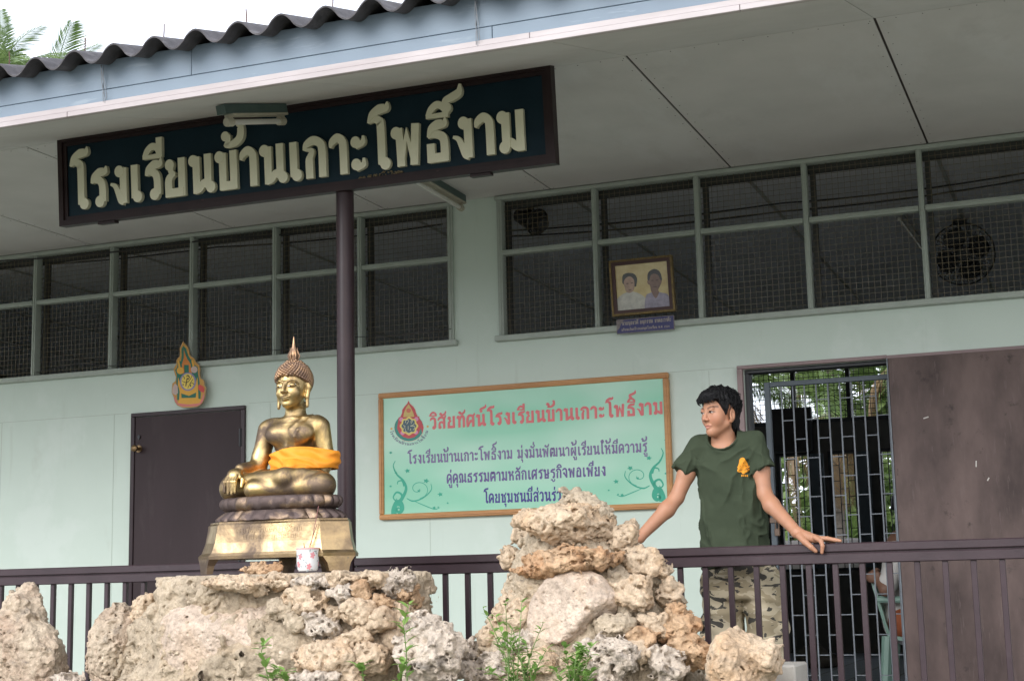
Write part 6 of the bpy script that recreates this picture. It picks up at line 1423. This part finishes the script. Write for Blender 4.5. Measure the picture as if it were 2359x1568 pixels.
# camouflage trousers
def trou(P):
    o = prof(P, [(-.16, -1.615, 7.135, .186, .125), (-.09, -1.615, 7.135, .186, .128), (.0, -1.618, 7.135, .181, .130), (.06, -1.625, 7.13, .172, .124), (.19, -1.635, 7.125, .158, .112)])
    o = smax(o, -chain(P, [(-1.598, 7.0, -.30), (-1.598, 7.02, -.12)], [.03, .006]), .02); o = smax(o, -.10-P[:, 2]+0*o, .03)
    la = chain(P, [(-1.708, 7.135, -.02), (-1.710, 7.12, -.30), (-1.712, 7.14, -.73)], [.104, .098, .078], .02)
    lb = chain(P, [(-1.518, 7.135, -.02), (-1.510, 7.115, -.30), (-1.500, 7.14, -.73)], [.102, .088, .076], .02)
    lg = np.minimum(la, lb); o = smin(o, lg, .022)
    o = smin(o, ell(P, (-1.425, 7.13, -.22), (.018, .07, .085)), .012); o = smin(o, ell(P, (-1.808, 7.13, -.24), (.016, .07, .085)), .012)    # cargo pockets
    o = o+.008*vnoise(P*np.array([9, 9, 22], np.float32), 31)+.0045*np.sin(P[:, 2]*85+4*vnoise(P*8, 2)+P[:, 0]*20)*np.clip((-.05-P[:, 2])/.1, .3, 1)
    return smax(smax(o, -.775-P[:, 2]+0*o, .01), P[:, 2]-.085, .01)
V, Q = nets(trou, (-1.86, 6.98, -.79), (-1.36, 7.29, .20), .007)
m, t, b, N, L = nodes('camouflage'); v = coords(N, L, (1, 1, 1.9))
n1 = noisen(N, L, v, 6, 3, .5, .8); r1 = ramp_node(N, [(.44, (.34, .29, .195)), (.45, (.49, .43, .31))], 'CONSTANT'); L(n1.outputs['Fac'], r1.inputs[0])
v2 = coords(N, L, (1, 1, 2.1)); n2 = noisen(N, L, v2, 9, 4, .5, 1.5); r2 = ramp_node(N, [(0, 0), (.555, 1)], 'CONSTANT'); L(n2.outputs['Fac'], r2.inputs[0])
o = mixc(N, L, r2.outputs[0], r1.outputs[0], (.070, .066, .058))
n3 = noisen(N, L, coords(N, L, (1, 1.3, 2.6)), 7, 3, .5, 1.2); r3 = ramp_node(N, [(0, 0), (.62, .8)], 'CONSTANT'); L(n3.outputs['Color'], r3.inputs[0]); o = mixc(N, L, r3.outputs[0], o, (.56, .50, .39))
L(o, b.inputs['Base Color']); b.inputs['Roughness'].default_value = .9; b.inputs['Specular IOR Level'].default_value = .15
np_mesh('trousers', V, Q, m, PM)
for x in (-1.712, -1.50):
    V, Q = nets(lambda P: smax(smin(ell(P, (x, 7.13, FZ+.05), (.042, .06, .055)), ell(P, (x, 7.03, FZ+.035), (.042, .11, .04)), .03), FZ+.002-P[:, 2], .004), (x-.08, 6.88, FZ-.02), (x+.08, 7.23, FZ+.13), .008); np_mesh('shoe', V, Q, BLACKP, PM)
# thin silver neck chain
mb = MB(); mb.tube([(-1.598, 7.055, .668), (-1.602, 7.035, .645), (-1.612, 7.02, .628)], .0013, 5); mb.build('necklace', mat('silver', (.6, .6, .6), rough=.3, metal=1), PM)
# ------------------------------------------------------------------ plants and trees
def leafmat(name, c, c2): 
    m, t, b, N, L = nodes(name); v = coords(N, L); n = noisen(N, L, v, 3, 3); r = ramp_node(N, [(.35, c2), (.65, c)]); L(n.outputs['Fac'], r.inputs[0]); L(r.outputs[0], b.inputs['Base Color']); b.inputs['Roughness'].default_value = .5
    tr = N('ShaderNodeBsdfTranslucent'); L(r.outputs[0], tr.inputs[0]); mx = N('ShaderNodeMixShader'); mx.inputs[0].default_value = .35; L(b.outputs[0], mx.inputs[1]); L(tr.outputs[0], mx.inputs[2]); L(mx.outputs[0], t.nodes['Material Output'].inputs[0]); return m
LEAF = leafmat('weed_leaf', (.27, .42, .10), (.15, .29, .07)); STEM = mat('weed_stem', (.17, .25, .08), (.12, .18, .06), vs=20)
PALMG = leafmat('palm_leaf', (.17, .25, .075), (.09, .15, .045)); DRY = leafmat('dry_frond', (.26, .18, .09), (.16, .10, .05)); TREEG = leafmat('tree_leaf', (.28, .40, .13), (.13, .20, .06)); BARK = mat('palm_bark', (.24, .21, .18), (.15, .13, .11), .9, vs=9, stretch=(1, 1, 4), bump=.4, bscale=20)
def leaf(mb, p, d, n, l, wd):
    """a folded, pointed leaf of 4 faces"""
    d = Vector(d).normalized(); s = d.cross(Vector(n)).normalized(); up = s.cross(d); p = Vector(p); q1, q2 = p+d*l*.35, p+d*l*.7-up*l*.05
    e = p+d*l-up*l*.16
    mb.add([p, q1+s*wd*.5+up*wd*.12, q2+s*wd*.4+up*wd*.1, e, q2-s*wd*.4+up*wd*.1, q1-s*wd*.5+up*wd*.12, q1, q2], [(0, 6, 1), (6, 7, 2, 1), (7, 3, 2), (0, 5, 6), (6, 5, 4, 7), (7, 4, 3)])
def weed(name, stems, Y, label, cat, lsz, dens, group=None):
    """stems: lists of pixels bottom to top"""
    p0 = at(*stems[0][0], Y); t = thing(name, (float(p0[0]), Y, -.9), label, cat, group); sm, lm = MB(), MB()
    for st in stems:
        P = [np.array(at(x, y, Y+rng.uniform(-.06, .06)*(i > 0))) for i, (x, y) in enumerate(st)]
        if st[0][1] > 1560: P = [P[0]+np.array([rng.uniform(-.04, .04), 0, -.9-P[0][2]])]+P if st is stems[0] or True else P
        sm.tube([tuple(q) for q in P], .0035, 5, True, .0012)
        pts = []
        for a, c in zip(P[-len(st):-1], P[-len(st)+1:]):
            for k in range(dens): pts.append((a+(c-a)*(k+rng.random())/dens, (c-a)/np.linalg.norm(c-a)))
        pts.append((P[-1], np.array([0, 0, 1.])))
        for q, dr in pts:
            for _ in range(2):
                a = rng.uniform(0, 6.28); d = Vector((math.cos(a), math.sin(a)*.8, rng.uniform(.1, .9))); s_ = lsz*rng.uniform(.6, 1.25)
                leaf(lm, q, d, Vector((0, 0, 1)), s_, s_*rng.uniform(.32, .5))
    sm.build('stem', STEM, t); lm.build('leaves', LEAF, t, fixn=False); return t
GRP = 'weeds growing before the rocks'
weed('weed_plant', [[(938, 1570), (936, 1500), (930, 1440), (942, 1392)], [(920, 1568), (928, 1530)]], 5.35, 'tall thin weed with narrow leaves before the white pitted rock', 'weed', .055, 4, GRP)
weed('weed_plant', [[(620, 1575), (612, 1535), (602, 1500), (607, 1482)], [(625, 1570), (640, 1540)]], 5.25, 'small pale weed before the smooth boulder of the plinth', 'weed', .058, 3, GRP)
weed('weed_plant', [[(660, 1580), (656, 1545)], [(668, 1575), (650, 1555)]], 5.2, 'lowest weed sprig, just showing right of the small pale one', 'weed', .06, 3, GRP)
weed('weed_plant', [[(838, 1580), (835, 1545), (828, 1535)]], 5.3, 'short weed sprig left of the tall thin one', 'weed', .06, 3, GRP)
bs = []
for i in range(15):
    x0 = rng.uniform(1140, 1240); h_ = rng.uniform(25, 185); dx = rng.uniform(-80, 60)
    bs.append([(x0, 1590), (x0+dx*.4, 1568-h_*.45), (x0+dx, 1568-h_)])
weed('bush', bs, 5.35, 'loose green bush with small rounded leaves before the peaked rock mound', 'bush', .040, 4)
bs = []
for i in range(11):
    x0 = rng.uniform(1290, 1365); h_ = rng.uniform(15, 100); dx = rng.uniform(-30, 30)
    bs.append([(x0, 1590), (x0+dx*.4, 1568-h_*.45), (x0+dx, 1568-h_)])
weed('bush', bs, 5.3, 'smaller green bush right of the loose bush, below the boulder face', 'bush', .042, 5)
# --- palms
def frond_mesh(L_, droop, m, nl=56, lw=.034, ll=.62):
    mb = MB(); R0 = []
    for i in range(15):
        s = i/14; R0.append(Vector((L_*(s-.16*droop*s*s*s), 0, L_*(.42*s-droop*.72*s*s))))
    mb.tube(R0, .022, 5, True, .004)
    for i in range(nl):
        s = .14+.86*i/(nl-1); k = min(13, int(s*14)); fr = s*14-k; p = R0[k].lerp(R0[k+1], fr); tn = (R0[k+1]-R0[k]).normalized(); up = Vector((0, 1, 0)).cross(tn)*-1
        l = ll*(math.sin(math.pi*min(1, .16+.80*s)))**.7+.08
        for sd in (-1, 1):
            d = (tn*.75+Vector((0, sd, 0))*.8+up*-.10+Vector((0, 0, -.22-.25*rng.random()))).normalized()
            q1 = p+d*l*.5+Vector((0, 0, .02)); q2 = p+d*l+Vector((0, 0, -.16*l)); wv = tn*lw*.5
            mb.add([p-wv*.5, p+wv*.5, q1+wv, q1-wv, q2], [(0, 1, 2, 3), (3, 2, 4)])
    me = bpy.data.meshes.new('frond'); me.from_pydata([tuple(v) for v in mb.v], [], mb.f); me.materials.append(m); return me
FRG = [frond_mesh(2.6, .9, PALMG), frond_mesh(2.4, .55, PALMG), frond_mesh(2.2, 1.25, PALMG)]; FRD = frond_mesh(1.7, 1.9, DRY)
def palm(x, y, top, label, nf=18, dry=4, sc=1., seed=1, lean=0, upw=.0):
    r_ = random.Random(seed); t = thing('palm_tree', (x, y, GZ), label, 'palm tree', 'coconut palms round the school')
    mb = MB(); P = [(x-lean*(1-s)**2, y, GZ+(top-GZ)*s) for s in np.linspace(0, 1, 12)]
    mb.tube(P, [.17-.06*s+.012*(i % 2) for i, s in enumerate(np.linspace(0, 1, 12))], 10); mb.build('trunk', BARK, t, smooth=True)
    for i in range(nf+dry):
        o = bpy.data.objects.new('frond', FRD if i >= nf else FRG[i % 3]); COL.objects.link(o); o.parent = t
        o.location = (0, 0, top-GZ-.05); s_ = sc*r_.uniform(.85, 1.1); o.scale = (s_,)*3
        o.rotation_euler = (r_.uniform(-.2, .2), r_.uniform(-1.15, .15)-upw if i < nf else r_.uniform(.2, .5), i*2.399+r_.uniform(-.2, .2))
    return t
pa = at(-8, 215, 19.5); palm(float(pa[0]), 19.5, float(pa[2]), 'tall coconut palm rising above the roof at the left corner', 13, 1, .66, 3, .4, .5)
pb = at(118, 300, 24.); palm(float(pb[0]), 24., float(pb[2]), 'second tall palm above the roof, slimmer, right of the first', 14, 0, .95, 8, .2, .35)
palm(-3.62, 22.2, 2.35, 'palm with dry hanging fronds behind the middle rear window', 12, 9, .8, 12)
palm(-5.6, 24.5, 3.1, 'palm behind the left rear window seen through the doorway', 16, 3, .9, 14)
palm(-2.3, 21.0, 2.9, 'palm with bright fronds behind the right rear window', 16, 2, .8, 17)
palm(-4.5, 28.0, 4.0, 'farther palm between the two nearer ones beyond the rear windows', 16, 2, 1.0, 19)
palm(-1.2, 26.0, 3.6, 'palm beyond the rear transom at its right end', 16, 2, 1.0, 23)
def tree(x, y, top, rad, label, seed, n=1500):
    r_ = random.Random(seed); t = thing('leafy_tree', (x, y, GZ), label, 'tree', 'leafy trees behind the school')
    mb = MB(); mb.tube([(x, y, GZ), (x+.1, y, (GZ+top)/2), (x, y, top-rad*.5)], [.14, .11, .06], 8)
    lob = [(x+r_.uniform(-.8, .8)*rad, y+r_.uniform(-.8, .8)*rad, top-rad*r_.uniform(.2, 1.5), rad*r_.uniform(.3, .55)) for _ in range(11)]
    for l in lob: mb.tube([(x, y, top-rad*1.3), ((x+l[0])/2, (y+l[1])/2, (top-rad*1.2+l[2])/2), l[:3]], [.05, .035, .012], 5)
    mb.build('trunk', BARK, t); mb = MB()
    for k in range(n):
        l = r_.choice(lob); d = Vector((r_.gauss(0, 1), r_.gauss(0, 1), r_.gauss(0, 1))).normalized(); p = Vector(l[:3])+d*l[3]*r_.uniform(.45, 1.1)
        leaf(mb, p, d+Vector((0, 0, r_.uniform(-.6, .2))), Vector((r_.gauss(0, .4), r_.gauss(0, .4), 1)), r_.uniform(.22, .42), r_.uniform(.10, .19))
    mb.build('crown', TREEG, t, fixn=False)
tree(-3.9, 26.5, 2.3, 1.7, 'leafy tree filling the middle rear window, behind the dry palm', 21)
tree(-5.0, 25.5, 2.0, 1.6, 'leafy tree low beyond the left rear window', 22)
tree(-2.7, 25.0, 1.9, 1.4, 'low leafy tree behind the right rear window', 23)
tree(-1.9, 23.5, 3.7, 1.5, 'bright green leafy tree beyond the right end of the rear transom', 2)
tree(-4.3, 31, 2.6, 2.2, 'broad leafy tree far beyond the middle rear window', 5)
tree(-7.2, 30, 3.0, 2.4, 'leafy tree far beyond the left rear window', 7)
tree(-3.0, 34, 2.2, 2.2, 'low far leafy tree beyond the rear windows, between palms', 9)
tree(-.2, 30, 3.4, 2.2, 'leafy tree far beyond the rear wall at its right', 11)
# pale tarpaulin over a bench behind the rear wall
yt = 19.0; tx0, tx1 = -4.6, -1.6; gq = MB(); nx_, nz_ = 60, 16; vs_ = []
for j in range(nz_+1):
    for i in range(nx_+1):
        x = tx0+(tx1-tx0)*i/nx_; s = j/nz_
        vs_.append((x, yt+(0 if s < .8 else (s-.8)*3)+.10*mnoise.noise((x*3, s*3, 1))+.04*mnoise.noise((x*9, s*7, 4)), -.55+1.02*min(s, .8)/.8+.03*mnoise.noise((x*4, 2, 2))*s))
gq.add(vs_, [(j*(nx_+1)+i, j*(nx_+1)+i+1, (j+1)*(nx_+1)+i+1, (j+1)*(nx_+1)+i) for j in range(nz_) for i in range(nx_)])
tag(gq.build('tarpaulin', mat('tarp_white', (.55, .52, .48), (.42, .36, .30), .5, vs=3), loc=(-3.1, yt, -.5), smooth=True), 'crumpled whitish tarpaulin outside, below the rear windows', 'tarpaulin')
for (pts_, lab) in (([(82, 858), (180, 838), (262, 842), (352, 826), (440, 832), (540, 812), (632, 806), (700, 802), (776, 790)], 'thin dark cable lying along the sill of the left window band'), ([(818, 776), (900, 772), (1040, 757)], 'short piece of thin cable on the left band\'s sill, right of the post')):
    mb = MB(); P_ = [np.array(at(x, y, YW-.034)) for x, y in pts_]; P_ = spline(P_, 5); mb.tube([tuple(map(float, q)) for q in P_], .0028, 5)
    tag(mb.build('sill_cable', CABM, loc=tuple(map(float, P_[0]))), lab, 'cable')
# loose binding wires hanging over the fascia
WIREG = mat('binding_wire', (.13, .14, .15), rough=.5, metal=.5)
for (x0, y0, x1, y1, lab) in ((232, 150, 242, 238, 'loose grey binding wires hanging down the fascia near its left end'), (1093, -8, 1101, 108, 'loose grey binding wires hanging down the fascia above the name board')):
    mb = MB()
    for k in range(4):
        pts = []
        for s in np.linspace(0, 1, 9):
            p = at(x0+(x1-x0)*s+4*math.sin(s*3+k*1.7)*(1 if k else .3)+k*1.4*(1-s), y0+(y1-y0)*s*(1-.04*k), 5.742-.004*k); pts.append(tuple(map(float, p)))
        mb.tube(pts, .0014, 4)
    tag(mb.build('wire_bundle', WIREG, loc=tuple(map(float, at(x0, y0, 5.74)))), lab, 'wire')
